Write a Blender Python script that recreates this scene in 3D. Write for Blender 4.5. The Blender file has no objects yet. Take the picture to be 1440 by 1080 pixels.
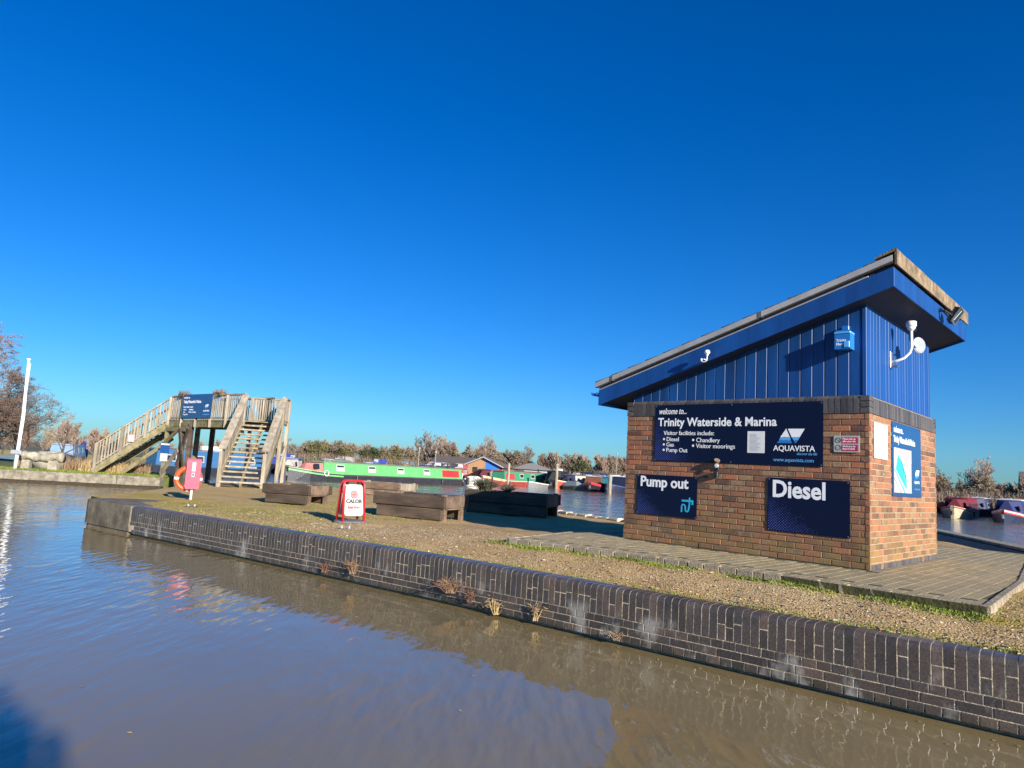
import bpy, bmesh, math, random
import numpy as np
from mathutils import Vector, Matrix, Euler
from mathutils.geometry import delaunay_2d_cdt

S = bpy.context.scene
COL = S.collection
R = math.radians
rnd = random.Random(7)

# ------------------------------------------------------------------ camera
PITCH, ROLL, CAM_Z, FPX = R(7.1835), R(3.4718), 0.9146, 968.9
cd = bpy.data.cameras.new('camera'); cam = bpy.data.objects.new('camera', cd); COL.objects.link(cam)
fw = Vector((0, math.cos(PITCH), math.sin(PITCH))); up0 = Vector((0, -math.sin(PITCH), math.cos(PITCH))); rt0 = Vector((1, 0, 0))
rt = rt0 * math.cos(ROLL) + up0 * math.sin(ROLL); up = up0 * math.cos(ROLL) - rt0 * math.sin(ROLL)
cam.matrix_world = Matrix(((rt.x, up.x, -fw.x, 0), (rt.y, up.y, -fw.y, 0), (rt.z, up.z, -fw.z, CAM_Z), (0, 0, 0, 1)))
cd.sensor_fit = 'HORIZONTAL'; cd.sensor_width = 36.0; cd.lens = 36.0 * FPX / 1440.0
cd.clip_start = 0.05; cd.clip_end = 6000
S.camera = cam

# ------------------------------------------------------------------ sky, sun, exposure
SUN_EL = R(17.6)
SUNH = Vector((0.537, -0.843, 0)).normalized()          # horizontal direction towards the sun
W = bpy.data.worlds.new('World'); S.world = W; W.use_nodes = True
wn = W.node_tree; wn.nodes.clear()
sky = wn.nodes.new('ShaderNodeTexSky'); sky.sky_type = 'NISHITA'; sky.sun_disc = False
sky.sun_elevation = SUN_EL; sky.sun_rotation = math.atan2(SUNH.x, SUNH.y)
sky.altitude = 0; sky.air_density = 1.0; sky.dust_density = 0.40; sky.ozone_density = 4.5
hs = wn.nodes.new('ShaderNodeHueSaturation'); hs.inputs['Saturation'].default_value = 1.30
tint = wn.nodes.new('ShaderNodeMix'); tint.data_type = 'RGBA'; tint.blend_type = 'MULTIPLY'; tint.inputs['Factor'].default_value = 1.0; tint.inputs['B'].default_value = (0.57, 1.00, 1.40, 1)   # white balance of a clear cold day
bg = wn.nodes.new('ShaderNodeBackground'); bg.inputs['Strength'].default_value = 0.062
wo = wn.nodes.new('ShaderNodeOutputWorld')
wn.links.new(sky.outputs[0], hs.inputs['Color']); wn.links.new(hs.outputs[0], tint.inputs['A']); wn.links.new(tint.outputs['Result'], bg.inputs[0]); wn.links.new(bg.outputs[0], wo.inputs[0])
sd = bpy.data.lights.new('sun', 'SUN'); sd.energy = 5.0; sd.angle = R(0.53); sd.color = (1.0, 0.93, 0.82)
sun = bpy.data.objects.new('sun', sd); COL.objects.link(sun)
sdir = Vector((SUNH.x * math.cos(SUN_EL), SUNH.y * math.cos(SUN_EL), math.sin(SUN_EL)))
sun.rotation_euler = sdir.to_track_quat('Z', 'Y').to_euler(); sun.location = (30, -40, 30)
S.view_settings.view_transform = 'Standard'; S.view_settings.look = 'None'
S.view_settings.exposure = 0.85; S.view_settings.gamma = 1.0; S.view_settings.use_curve_mapping = False
S.cycles.max_bounces = 6; S.cycles.diffuse_bounces = 3; S.cycles.glossy_bounces = 3
S.cycles.use_denoising = True

# ------------------------------------------------------------------ frame of the pump house: u along its front wall, o outwards from it
A = R(44.436)
CX, CY = 4.36919, 8.33612
E1 = Vector((-math.cos(A), math.sin(A), 0)); N1 = Vector((-math.sin(A), -math.cos(A), 0))
RZ = math.atan2(E1.y, E1.x)
def F(u, o, z=0.0): return Vector((CX, CY, 0)) + E1 * u + N1 * o + Vector((0, 0, z))
def UO(x, y):
    d = Vector((x - CX, y - CY, 0)); return d.dot(E1), d.dot(N1)
WATER = -0.72

# ------------------------------------------------------------------ materials
def mat(name, base, rough=0.6, var=0.12, scale=6.0, bump=0.0, bscale=None, metallic=0.0, objrand=0.0, spec=0.5, second=None, stretch=None, coat=0.0):
    """A plain surface: base colour with grain between two close tones, per-object variation and fine relief."""
    m = bpy.data.materials.new(name); m.use_nodes = True; nt = m.node_tree; b = nt.nodes['Principled BSDF']; L = nt.links.new
    b.inputs['Roughness'].default_value = rough; b.inputs['Metallic'].default_value = metallic
    b.inputs['Specular IOR Level'].default_value = spec; b.inputs['Coat Weight'].default_value = coat
    tc = nt.nodes.new('ShaderNodeTexCoord'); src = tc.outputs['Object']
    mp = nt.nodes.new('ShaderNodeMapping'); L(src, mp.inputs[0])
    if stretch: mp.inputs['Scale'].default_value = stretch
    n = nt.nodes.new('ShaderNodeTexNoise'); n.inputs['Scale'].default_value = scale; n.inputs['Detail'].default_value = 5; n.inputs['Roughness'].default_value = 0.65
    L(mp.outputs[0], n.inputs['Vector'])
    mx = nt.nodes.new('ShaderNodeMix'); mx.data_type = 'RGBA'
    lo = tuple(c * (1 - var) for c in base); hi = second if second else tuple(min(1, c * (1 + var)) for c in base)
    mx.inputs['A'].default_value = (*lo, 1); mx.inputs['B'].default_value = (*hi, 1)
    rm = nt.nodes.new('ShaderNodeMapRange'); rm.inputs['From Min'].default_value = 0.3; rm.inputs['From Max'].default_value = 0.7
    L(n.outputs['Fac'], rm.inputs['Value']); L(rm.outputs[0], mx.inputs['Factor'])
    out = mx.outputs['Result']
    if objrand:
        oi = nt.nodes.new('ShaderNodeObjectInfo'); geo = nt.nodes.new('ShaderNodeNewGeometry')
        ad = nt.nodes.new('ShaderNodeMath'); ad.operation = 'ADD'; L(oi.outputs['Random'], ad.inputs[0]); L(geo.outputs['Random Per Island'], ad.inputs[1])
        fr = nt.nodes.new('ShaderNodeMath'); fr.operation = 'FRACT'; L(ad.outputs[0], fr.inputs[0])
        r2 = nt.nodes.new('ShaderNodeMapRange'); r2.inputs['To Min'].default_value = 1 - objrand; r2.inputs['To Max'].default_value = 1 + objrand
        L(fr.outputs[0], r2.inputs['Value'])
        h = nt.nodes.new('ShaderNodeHueSaturation'); L(out, h.inputs['Color']); L(r2.outputs[0], h.inputs['Value']); out = h.outputs[0]
    L(out, b.inputs['Base Color'])
    if bump:
        n2 = nt.nodes.new('ShaderNodeTexNoise'); n2.inputs['Scale'].default_value = bscale or scale * 3; n2.inputs['Detail'].default_value = 6
        L(mp.outputs[0], n2.inputs['Vector'])
        bp = nt.nodes.new('ShaderNodeBump'); bp.inputs['Strength'].default_value = bump; bp.inputs['Distance'].default_value = 0.02
        L(n2.outputs['Fac'], bp.inputs['Height']); L(bp.outputs[0], b.inputs['Normal'])
    return m

def ramp_nodes(nt, stops, src):
    r = nt.nodes.new('ShaderNodeValToRGB'); e = r.color_ramp.elements
    while len(e) > 1: e.remove(e[0])
    e[0].position = stops[0][0]; e[0].color = (*stops[0][1], 1)
    for p, c in stops[1:]:
        k = e.new(p); k.color = (*c, 1)
    nt.links.new(src, r.inputs[0]); return r.outputs[0]

def brick_mat(name, stops, rough, bump, stain=None, moss=None, spec=0.4, stain_lo=0.535):
    m = bpy.data.materials.new(name); m.use_nodes = True; nt = m.node_tree; b = nt.nodes['Principled BSDF']; L = nt.links.new
    b.inputs['Roughness'].default_value = rough; b.inputs['Specular IOR Level'].default_value = spec
    oi = nt.nodes.new('ShaderNodeObjectInfo'); geo = nt.nodes.new('ShaderNodeNewGeometry')
    ad = nt.nodes.new('ShaderNodeMath'); ad.operation = 'ADD'; L(oi.outputs['Random'], ad.inputs[0]); L(geo.outputs['Random Per Island'], ad.inputs[1])
    fr = nt.nodes.new('ShaderNodeMath'); fr.operation = 'FRACT'; L(ad.outputs[0], fr.inputs[0])
    # blotches over each brick face shift it along the ramp
    n = nt.nodes.new('ShaderNodeTexNoise'); n.inputs['Scale'].default_value = 9; n.inputs['Detail'].default_value = 6; n.inputs['Roughness'].default_value = 0.7
    L(geo.outputs['Position'], n.inputs['Vector'])
    mm = nt.nodes.new('ShaderNodeMath'); mm.operation = 'MULTIPLY_ADD'; mm.inputs[1].default_value = 0.55; mm.inputs[2].default_value = -0.27; L(n.outputs['Fac'], mm.inputs[0])
    a2 = nt.nodes.new('ShaderNodeMath'); a2.operation = 'ADD'; a2.use_clamp = True; L(fr.outputs[0], a2.inputs[0]); L(mm.outputs[0], a2.inputs[1])
    col = ramp_nodes(nt, stops, a2.outputs[0])
    def over(col, c2, fac):
        mx = nt.nodes.new('ShaderNodeMix'); mx.data_type = 'RGBA'; L(col, mx.inputs['A']); mx.inputs['B'].default_value = (*c2, 1); L(fac, mx.inputs['Factor']); return mx.outputs['Result']
    fine = nt.nodes.new('ShaderNodeTexNoise'); fine.inputs['Scale'].default_value = 70; fine.inputs['Detail'].default_value = 5; L(geo.outputs['Position'], fine.inputs['Vector'])
    fm = nt.nodes.new('ShaderNodeMapRange'); fm.inputs['From Min'].default_value = 0.35; fm.inputs['From Max'].default_value = 0.7; fm.inputs['To Min'].default_value = 0.72; fm.inputs['To Max'].default_value = 1.25; L(fine.outputs['Fac'], fm.inputs['Value'])
    hv = nt.nodes.new('ShaderNodeHueSaturation'); L(col, hv.inputs['Color']); L(fm.outputs[0], hv.inputs['Value']); col = hv.outputs[0]
    if moss:      # damp growth on the lowest courses
        sp = nt.nodes.new('ShaderNodeSeparateXYZ'); L(geo.outputs['Position'], sp.inputs[0])
        z = nt.nodes.new('ShaderNodeMapRange'); z.inputs['From Min'].default_value = moss[1]; z.inputs['From Max'].default_value = moss[2]; z.inputs['To Min'].default_value = moss[3]; z.inputs['To Max'].default_value = 0.0; L(sp.outputs[2], z.inputs['Value'])
        n3 = nt.nodes.new('ShaderNodeTexNoise'); n3.inputs['Scale'].default_value = 3.2; n3.inputs['Detail'].default_value = 5; L(geo.outputs['Position'], n3.inputs['Vector'])
        n3m = nt.nodes.new('ShaderNodeMapRange'); n3m.inputs['From Min'].default_value = 0.3; n3m.inputs['From Max'].default_value = 0.65; L(n3.outputs['Fac'], n3m.inputs['Value'])
        mu = nt.nodes.new('ShaderNodeMath'); mu.operation = 'MULTIPLY'; L(z.outputs[0], mu.inputs[0]); L(n3m.outputs[0], mu.inputs[1])
        col = over(col, moss[0], mu.outputs[0])
    if stain:     # white salts washed out of the joints
        mp = nt.nodes.new('ShaderNodeMapping'); mp.inputs['Scale'].default_value = (1.0, 1.0, 0.55); L(geo.outputs['Position'], mp.inputs[0])
        n4 = nt.nodes.new('ShaderNodeTexNoise'); n4.inputs['Scale'].default_value = 3.1; n4.inputs['Detail'].default_value = 8; n4.inputs['Roughness'].default_value = 0.62; L(mp.outputs[0], n4.inputs['Vector'])
        s = nt.nodes.new('ShaderNodeMapRange'); s.inputs['From Min'].default_value = stain_lo; s.inputs['From Max'].default_value = stain_lo + 0.11; s.inputs['To Max'].default_value = 0.45; L(n4.outputs['Fac'], s.inputs['Value'])
        sp2 = nt.nodes.new('ShaderNodeSeparateXYZ'); L(geo.outputs['Position'], sp2.inputs[0])
        z2 = nt.nodes.new('ShaderNodeMapRange'); z2.inputs['From Min'].default_value = -0.44; z2.inputs['From Max'].default_value = -0.36; z2.inputs['To Min'].default_value = 1.0; z2.inputs['To Max'].default_value = 0.12; L(sp2.outputs[2], z2.inputs['Value'])
        mu2 = nt.nodes.new('ShaderNodeMath'); mu2.operation = 'MULTIPLY'; L(s.outputs[0], mu2.inputs[0]); L(z2.outputs[0], mu2.inputs[1])
        col = over(col, stain, mu2.outputs[0])
    L(col, b.inputs['Base Color'])
    bp = nt.nodes.new('ShaderNodeBump'); bp.inputs['Strength'].default_value = bump; bp.inputs['Distance'].default_value = 0.004
    L(fine.outputs['Fac'], bp.inputs['Height']); L(bp.outputs[0], b.inputs['Normal'])
    return m

M = {}
M['brick'] = brick_mat('red_brick', [(0.0, (.13, .064, .046)), (.16, (.20, .098, .062)), (.40, (.31, .138, .076)), (.62, (.42, .160, .076)), (.76, (.28, .145, .083)), (.90, (.34, .215, .115)), (1.0, (.16, .095, .070))], .85, .6, moss=((.25, .17, .055), .10, .95, .75))
M['blue_brick'] = brick_mat('blue_brick', [(0, (.048, .041, .038)), (.4, (.085, .066, .055)), (.75, (.066, .057, .055)), (1, (.125, .090, .070))], .34, .35, stain=(.50, .49, .45), moss=((.035, .035, .012), -.70, -.60, .8), spec=.55)
M['soldier'] = brick_mat('grey_brick', [(0, (.055, .053, .06)), (.5, (.085, .078, .082)), (1, (.12, .105, .10))], .55, .4)
M['mortar'] = mat('mortar', (.30, .25, .18), .95, .25, 14, .5, 60)
M['mortar_brick'] = mat('recessed_mortar', (.36, .29, .20), .95, .3, 12, .5, 60)
M['mortar_quay'] = mat('pale_mortar', (.43, .355, .25), .95, .45, 7, .5, 50)
M['concrete'] = mat('old_concrete', (.17, .145, .105), .9, .45, 4, .6, 18, second=(.33, .29, .22))
M['dark_concrete'] = mat('algae_stained_concrete', (.085, .072, .05), .9, .45, 4, .6, 18, second=(.21, .175, .12))
M['pale_concrete'] = mat('pale_concrete', (.36, .33, .27), .9, .25, 3, .5, 20)
M['blue_paint'] = mat('blue_paint', (.004, .058, .235), .5, .30, 3, .08, 30, objrand=.10, stretch=(1, 1, .15))
M['soffit'] = mat('dark_soffit', (.012, .02, .05), .7, .1)
M['navy'] = mat('navy_sign_face', (.002, .005, .028), .4, .06, 2, spec=.3)
M['map_blue'] = mat('blue_sign_face', (.012, .06, .20), .22, .06, 2, coat=.3)
M['white'] = mat('white_print', (.86, .87, .88), .5, .03)
M['paper'] = mat('white_paper', (.42, .41, .39), .6, .05)
M['sky_print'] = mat('light_blue_print', (.10, .38, .75), .5, .04)
M['mid_print'] = mat('mid_blue_print', (.02, .17, .50), .5, .04)
M['dot'] = mat('dot_print', (.07, .10, .42), .5, .05)
M['cyan'] = mat('cyan_print', (.03, .42, .68), .5, .03)
M['red_print'] = mat('red_print', (.42, .02, .07), .5, .04)
M['pink_print'] = mat('pink_print', (.56, .36, .37), .6, .04)
M['grey_print'] = mat('grey_print', (.30, .32, .36), .6, .05)
M['black_print'] = mat('black_print', (.02, .02, .025), .5, .05)
M['green_print'] = mat('green_print', (.45, .68, .42), .5, .05)
M['verge'] = mat('grey_verge_strip', (.40, .39, .385), .6, .18, 3, objrand=.05)
M['verge_light'] = mat('pale_verge_strip', (.36, .36, .38), .6, .12, 4)
M['tile'] = mat('roof_tile', (.11, .09, .075), .85, .35, 9, .6, objrand=.2)
M['ridge'] = mat('ridge_tile', (.17, .12, .07), .9, .5, 7, .7, 30, objrand=.16, second=(.33, .24, .15))
M['white_plastic'] = mat('white_plastic', (.74, .74, .72), .4, .05)
M['grey_plastic'] = mat('grey_plastic', (.30, .32, .36), .45, .06)
M['black'] = mat('black_plastic', (.018, .018, .02), .45, .1)
M['steel'] = mat('galvanised_steel', (.45, .46, .47), .38, .15, 12, metallic=.9)
M['glass'] = mat('dark_glass', (.02, .025, .03), .08, .1, spec=.6)
M['bell'] = mat('blue_alarm_case', (.02, .17, .52), .35, .06)
M['bell_light'] = mat('light_blue_lens', (.10, .40, .80), .25, .06)
M['dark_timber'] = mat('dark_brown_timber', (.055, .036, .026), .8, .45, 5, .6, 22, objrand=.2, stretch=(.25, 1, 1), second=(.11, .075, .052))
M['warm_timber'] = mat('worn_brown_timber', (.15, .095, .062), .85, .4, 5, .6, 22, objrand=.2, stretch=(.3, 1, 1), second=(.26, .18, .12))
M['timber'] = mat('weathered_timber', (.27, .22, .155), .9, .35, 5, .5, 26, objrand=.16, stretch=(1, 1, .25), second=(.42, .36, .27))
M['moss_timber'] = mat('mossy_timber', (.17, .15, .06), .9, .4, 4, .5, 26, objrand=.14, second=(.30, .25, .14))
M['soil'] = mat('soil', (.045, .032, .022), .95, .4, 12, .8)
M['paver'] = mat('block_paver', (.31, .24, .125), .9, .3, 14, .4, 60, objrand=.14, second=(.42, .335, .19))
M['paver_joint'] = mat('mossy_joint', (.075, .07, .022), .95, .4, 10, .5)
M['edging'] = mat('weathered_edging', (.22, .17, .11), .9, .45, 8, .6, 40, objrand=.15, second=(.40, .33, .23))
M['red'] = mat('red_paint', (.55, .015, .02), .35, .08, 3)
M['faded_red'] = mat('faded_red_plastic', (.42, .060, .115), .5, .12, 2)
M['orange'] = mat('orange_plastic', (.75, .085, .015), .4, .06)
M['rubber'] = mat('grey_rubber', (.12, .12, .125), .8, .2)
M['bark'] = mat('grey_brown_bark', (.11, .085, .065), .9, .3, 8, .5)
M['twig'] = mat('brown_twig', (.22, .165, .12), .9, .25, 2, objrand=.25)
M['twig_dark'] = mat('dark_twig', (.17, .115, .09), .9, .25, 2, objrand=.2)
M['twig_red'] = mat('reddish_twig', (.27, .185, .138), .9, .25, 2, objrand=.2)
M['twig_tan'] = mat('tan_twig', (.29, .225, .15), .9, .25, 2, objrand=.2)
M['twig_pale'] = mat('pale_twig', (.31, .24, .19), .9, .25, 2, objrand=.2)
M['evergreen'] = mat('dull_green_leaf', (.07, .082, .032), .7, .35, 2, objrand=.3)
M['olive'] = mat('olive_leaf', (.15, .135, .055), .75, .3, 2, objrand=.3)
M['straw'] = mat('dry_straw', (.42, .30, .14), .9, .3, 3, objrand=.25)
M['rust_straw'] = mat('russet_straw', (.26, .17, .095), .9, .3, 3, objrand=.25)
M['grass'] = mat('grass_blade', (.145, .185, .018), .8, .4, 1.5, objrand=.35)
M['stone'] = mat('pebble', (.34, .25, .14), .9, .25, 6, objrand=.5, second=(.55, .44, .29))
M['log'] = mat('bleached_log', (.30, .255, .185), .9, .4, 4, .7, 20, second=(.44, .39, .30))

# ------------------------------------------------------------------ mesh building
class MB:
    def __init__(s): s.v = []; s.f = []
    def add(s, vs, fs):
        b = len(s.v); s.v.extend([tuple(p) for p in vs]); s.f.extend([tuple(b + i for i in f) for f in fs]); return s
    def box(s, x0, x1, y0, y1, z0, z1):
        x0, x1 = sorted((x0, x1)); y0, y1 = sorted((y0, y1)); z0, z1 = sorted((z0, z1))
        return s.add([(x0, y0, z0), (x1, y0, z0), (x1, y1, z0), (x0, y1, z0), (x0, y0, z1), (x1, y0, z1), (x1, y1, z1), (x0, y1, z1)],
                     [(0, 3, 2, 1), (4, 5, 6, 7), (0, 1, 5, 4), (1, 2, 6, 5), (2, 3, 7, 6), (3, 0, 4, 7)])
    def cbox(s, x0, x1, y0, y1, z0, z1, c):
        """A box with its twelve edges cut off."""
        x0, x1 = sorted((x0, x1)); y0, y1 = sorted((y0, y1)); z0, z1 = sorted((z0, z1))
        c = min(c, (x1 - x0) * .45, (y1 - y0) * .45, (z1 - z0) * .45)
        vs = []; idx = {}
        for a, (sx, x) in enumerate(((1, x0), (-1, x1))):
            for b_, (sy, y) in enumerate(((1, y0), (-1, y1))):
                for g, (sz, z) in enumerate(((1, z0), (-1, z1))):
                    for k in range(3):
                        idx[(a, b_, g, k)] = len(vs)
                        vs.append((x + (0 if k == 0 else sx * c), y + (0 if k == 1 else sy * c), z + (0 if k == 2 else sz * c)))
        fs = []
        for a in (0, 1): fs.append([idx[(a, 0, 0, 0)], idx[(a, 1, 0, 0)], idx[(a, 1, 1, 0)], idx[(a, 0, 1, 0)]])
        for b_ in (0, 1): fs.append([idx[(0, b_, 0, 1)], idx[(1, b_, 0, 1)], idx[(1, b_, 1, 1)], idx[(0, b_, 1, 1)]])
        for g in (0, 1): fs.append([idx[(0, 0, g, 2)], idx[(1, 0, g, 2)], idx[(1, 1, g, 2)], idx[(0, 1, g, 2)]])
        for a in (0, 1):
            for b_ in (0, 1): fs.append([idx[(a, b_, 0, 0)], idx[(a, b_, 1, 0)], idx[(a, b_, 1, 1)], idx[(a, b_, 0, 1)]])
            for g in (0, 1): fs.append([idx[(a, 0, g, 0)], idx[(a, 1, g, 0)], idx[(a, 1, g, 2)], idx[(a, 0, g, 2)]])
        for b_ in (0, 1):
            for g in (0, 1): fs.append([idx[(0, b_, g, 1)], idx[(1, b_, g, 1)], idx[(1, b_, g, 2)], idx[(0, b_, g, 2)]])
        for a in (0, 1):
            for b_ in (0, 1):
                for g in (0, 1): fs.append([idx[(a, b_, g, 0)], idx[(a, b_, g, 1)], idx[(a, b_, g, 2)]])
        return s.add(vs, fs)
    def beam(s, p, q, w, h, upv=(0, 0, 1), c=0.0):
        """A straight timber from p to q, w wide and h high across."""
        p, q = Vector(p), Vector(q); d = q - p; L = d.length; d.normalize(); u = Vector(upv)
        x = d.cross(u); x = x.normalized() if x.length > 1e-6 else Vector((1, 0, 0)); u = x.cross(d).normalized()
        t = MB(); (t.cbox(-w / 2, w / 2, 0, L, -h / 2, h / 2, c) if c else t.box(-w / 2, w / 2, 0, L, -h / 2, h / 2))
        return s.add([p + x * v[0] + d * v[1] + u * v[2] for v in t.v], t.f)
    def tube(s, pts, r, n=6, cap=True):
        pts = [Vector(p) for p in pts]; rs = r if isinstance(r, (list, tuple)) else [r] * len(pts)
        b = len(s.v); prev = None
        for i, p in enumerate(pts):
            d = (pts[min(i + 1, len(pts) - 1)] - pts[max(i - 1, 0)]).normalized()
            a = prev if prev is not None else (Vector((0, 0, 1)) if abs(d.z) < .9 else Vector((1, 0, 0)))
            x = d.cross(a); x = x.normalized() if x.length > 1e-6 else d.orthogonal().normalized(); y = x.cross(d).normalized(); prev = y
            for k in range(n):
                t = 2 * math.pi * k / n; s.v.append(tuple(p + (x * math.cos(t) + y * math.sin(t)) * rs[i]))
        for i in range(len(pts) - 1):
            for k in range(n):
                s.f.append((b + i * n + k, b + i * n + (k + 1) % n, b + (i + 1) * n + (k + 1) % n, b + (i + 1) * n + k))
        if cap:
            s.f.append(tuple(b + k for k in range(n))[::-1]); s.f.append(tuple(b + (len(pts) - 1) * n + k for k in range(n)))
        return s
    def lathe(s, prof, n=16, axis='z', at=(0, 0, 0)):
        b = len(s.v); at = Vector(at)
        for r, h in prof:
            for k in range(n):
                t = 2 * math.pi * k / n; c, d = r * math.cos(t), r * math.sin(t)
                p = (c, d, h) if axis == 'z' else ((h, c, d) if axis == 'x' else (d, h, c)); s.v.append(tuple(at + Vector(p)))
        for i in range(len(prof) - 1):
            for k in range(n): s.f.append((b + i * n + k, b + i * n + (k + 1) % n, b + (i + 1) * n + (k + 1) % n, b + (i + 1) * n + k))
        s.f.append(tuple(b + k for k in range(n))[::-1]); s.f.append(tuple(b + (len(prof) - 1) * n + k for k in range(n)))
        return s
    def prism(s, poly, d0, d1, axis='y'):
        """A flat outline given depth: poly in the two other axes."""
        n = len(poly); f = {'y': lambda a, b, d: (a, d, b), 'z': lambda a, b, d: (a, b, d), 'x': lambda a, b, d: (d, a, b)}[axis]
        vs = [f(a, b, d0) for a, b in poly] + [f(a, b, d1) for a, b in poly]
        return s.add(vs, [tuple(range(n))[::-1], tuple(range(n, 2 * n))] + [(i, (i + 1) % n, n + (i + 1) % n, n + i) for i in range(n)])
    def quad(s, a, b, c, d): return s.add([a, b, c, d], [(0, 1, 2, 3)])
    def moved(s, mtx): s.v = [tuple(mtx @ Vector(p)) for p in s.v]; return s
    def jitter(s, k, r=rnd):
        s.v = [(x + r.uniform(-k, k), y + r.uniform(-k, k), z + r.uniform(-k, k)) for x, y, z in s.v]; return s
    def mesh(s, name, m, smooth=False):
        me = bpy.data.meshes.new(name); me.from_pydata(s.v, [], s.f); me.validate()
        bm = bmesh.new(); bm.from_mesh(me); bmesh.ops.recalc_face_normals(bm, faces=bm.faces); bm.to_mesh(me); bm.free()
        if m: me.materials.append(m)
        if smooth: me.shade_smooth()
        return me
    def obj(s, name, m, parent=None, smooth=False, loc=None, rz=0.0):
        return link(s.mesh(name, m, smooth), name, parent, loc, rz)

def link(me, name, parent=None, loc=None, rz=0.0):
    o = bpy.data.objects.new(name, me); COL.objects.link(o)
    if parent: o.parent = parent
    if loc is not None: o.location = loc
    if rz: o.rotation_euler = (0, 0, rz)
    return o
def tag(o, label=None, cat=None, group=None, kind=None):
    for k, v in (('label', label), ('category', cat), ('group', group), ('kind', kind)):
        if v: o[k] = v
    return o
def thing(name, label, cat, loc=(0, 0, 0), rz=0.0, group=None):
    o = bpy.data.objects.new(name, None); COL.objects.link(o); o.location = loc; o.rotation_euler = (0, 0, rz); o.empty_display_size = .1
    return tag(o, label, cat, group)
def copy_tree(o, parent=None):
    c = o.copy(); COL.objects.link(c)
    if parent: c.parent = parent
    for ch in list(o.children): copy_tree(ch, c)
    return c

_dg = None
def text_mb(body, size, fat=0.0, shear=0.0, align='LEFT', sx=1.0, depth=0.0012, spacing=1.0):
    """Lettering as thin raised print, in the x-y plane, baseline at y = 0."""
    c = bpy.data.curves.new('lettering', 'FONT'); c.body = body; c.size = size; c.extrude = depth; c.offset = fat; c.shear = shear; c.align_x = align; c.space_character = spacing; c.resolution_u = 3
    o = bpy.data.objects.new('lettering', c); COL.objects.link(o)
    dg = bpy.context.evaluated_depsgraph_get(); dg.update()
    me = bpy.data.meshes.new_from_object(o.evaluated_get(dg))
    mb = MB(); mb.v = [(v.co.x * sx, v.co.y, v.co.z) for v in me.vertices]; mb.f = [tuple(p.vertices) for p in me.polygons]
    bpy.data.objects.remove(o); bpy.data.meshes.remove(me); bpy.data.curves.remove(c)
    return mb
def put_text(parent, body, x, y, size, m, z, name='lettering', **kw):
    mb = text_mb(body, size, **kw); mb.moved(Matrix.Translation((x, y, z))); return mb.obj(name, m, parent)
def flat(parent, name, poly, m, z, d=0.0015): return MB().prism(poly, z, z + d, 'z').obj(name, m, parent)
def disc_poly(x, y, r, n=20, a0=0.0): return [(x + r * math.cos(a0 + 2 * math.pi * k / n), y + r * math.sin(a0 + 2 * math.pi * k / n)) for k in range(n)]
def ring_mb(x, y, r0, r1, z, d=0.0015, n=24):
    mb = MB()
    for k in range(n):
        a, b = 2 * math.pi * k / n, 2 * math.pi * (k + 1) / n
        mb.prism([(x + r0 * math.cos(a), y + r0 * math.sin(a)), (x + r1 * math.cos(a), y + r1 * math.sin(a)), (x + r1 * math.cos(b), y + r1 * math.sin(b)), (x + r0 * math.cos(b), y + r0 * math.sin(b))], z, z + d, 'z')
    return mb
def face_thing(name, label, cat, origin, xdir, group=None):
    """An empty whose x runs along xdir, y up and z out of the face."""
    o = thing(name, label, cat, group=group); x = Vector(xdir).normalized(); y = Vector((0, 0, 1)); z = x.cross(y)
    o.matrix_world = Matrix(((x.x, y.x, z.x, origin[0]), (x.y, y.y, z.y, origin[1]), (x.z, y.z, z.z, origin[2]), (0, 0, 0, 1))); return o

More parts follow.
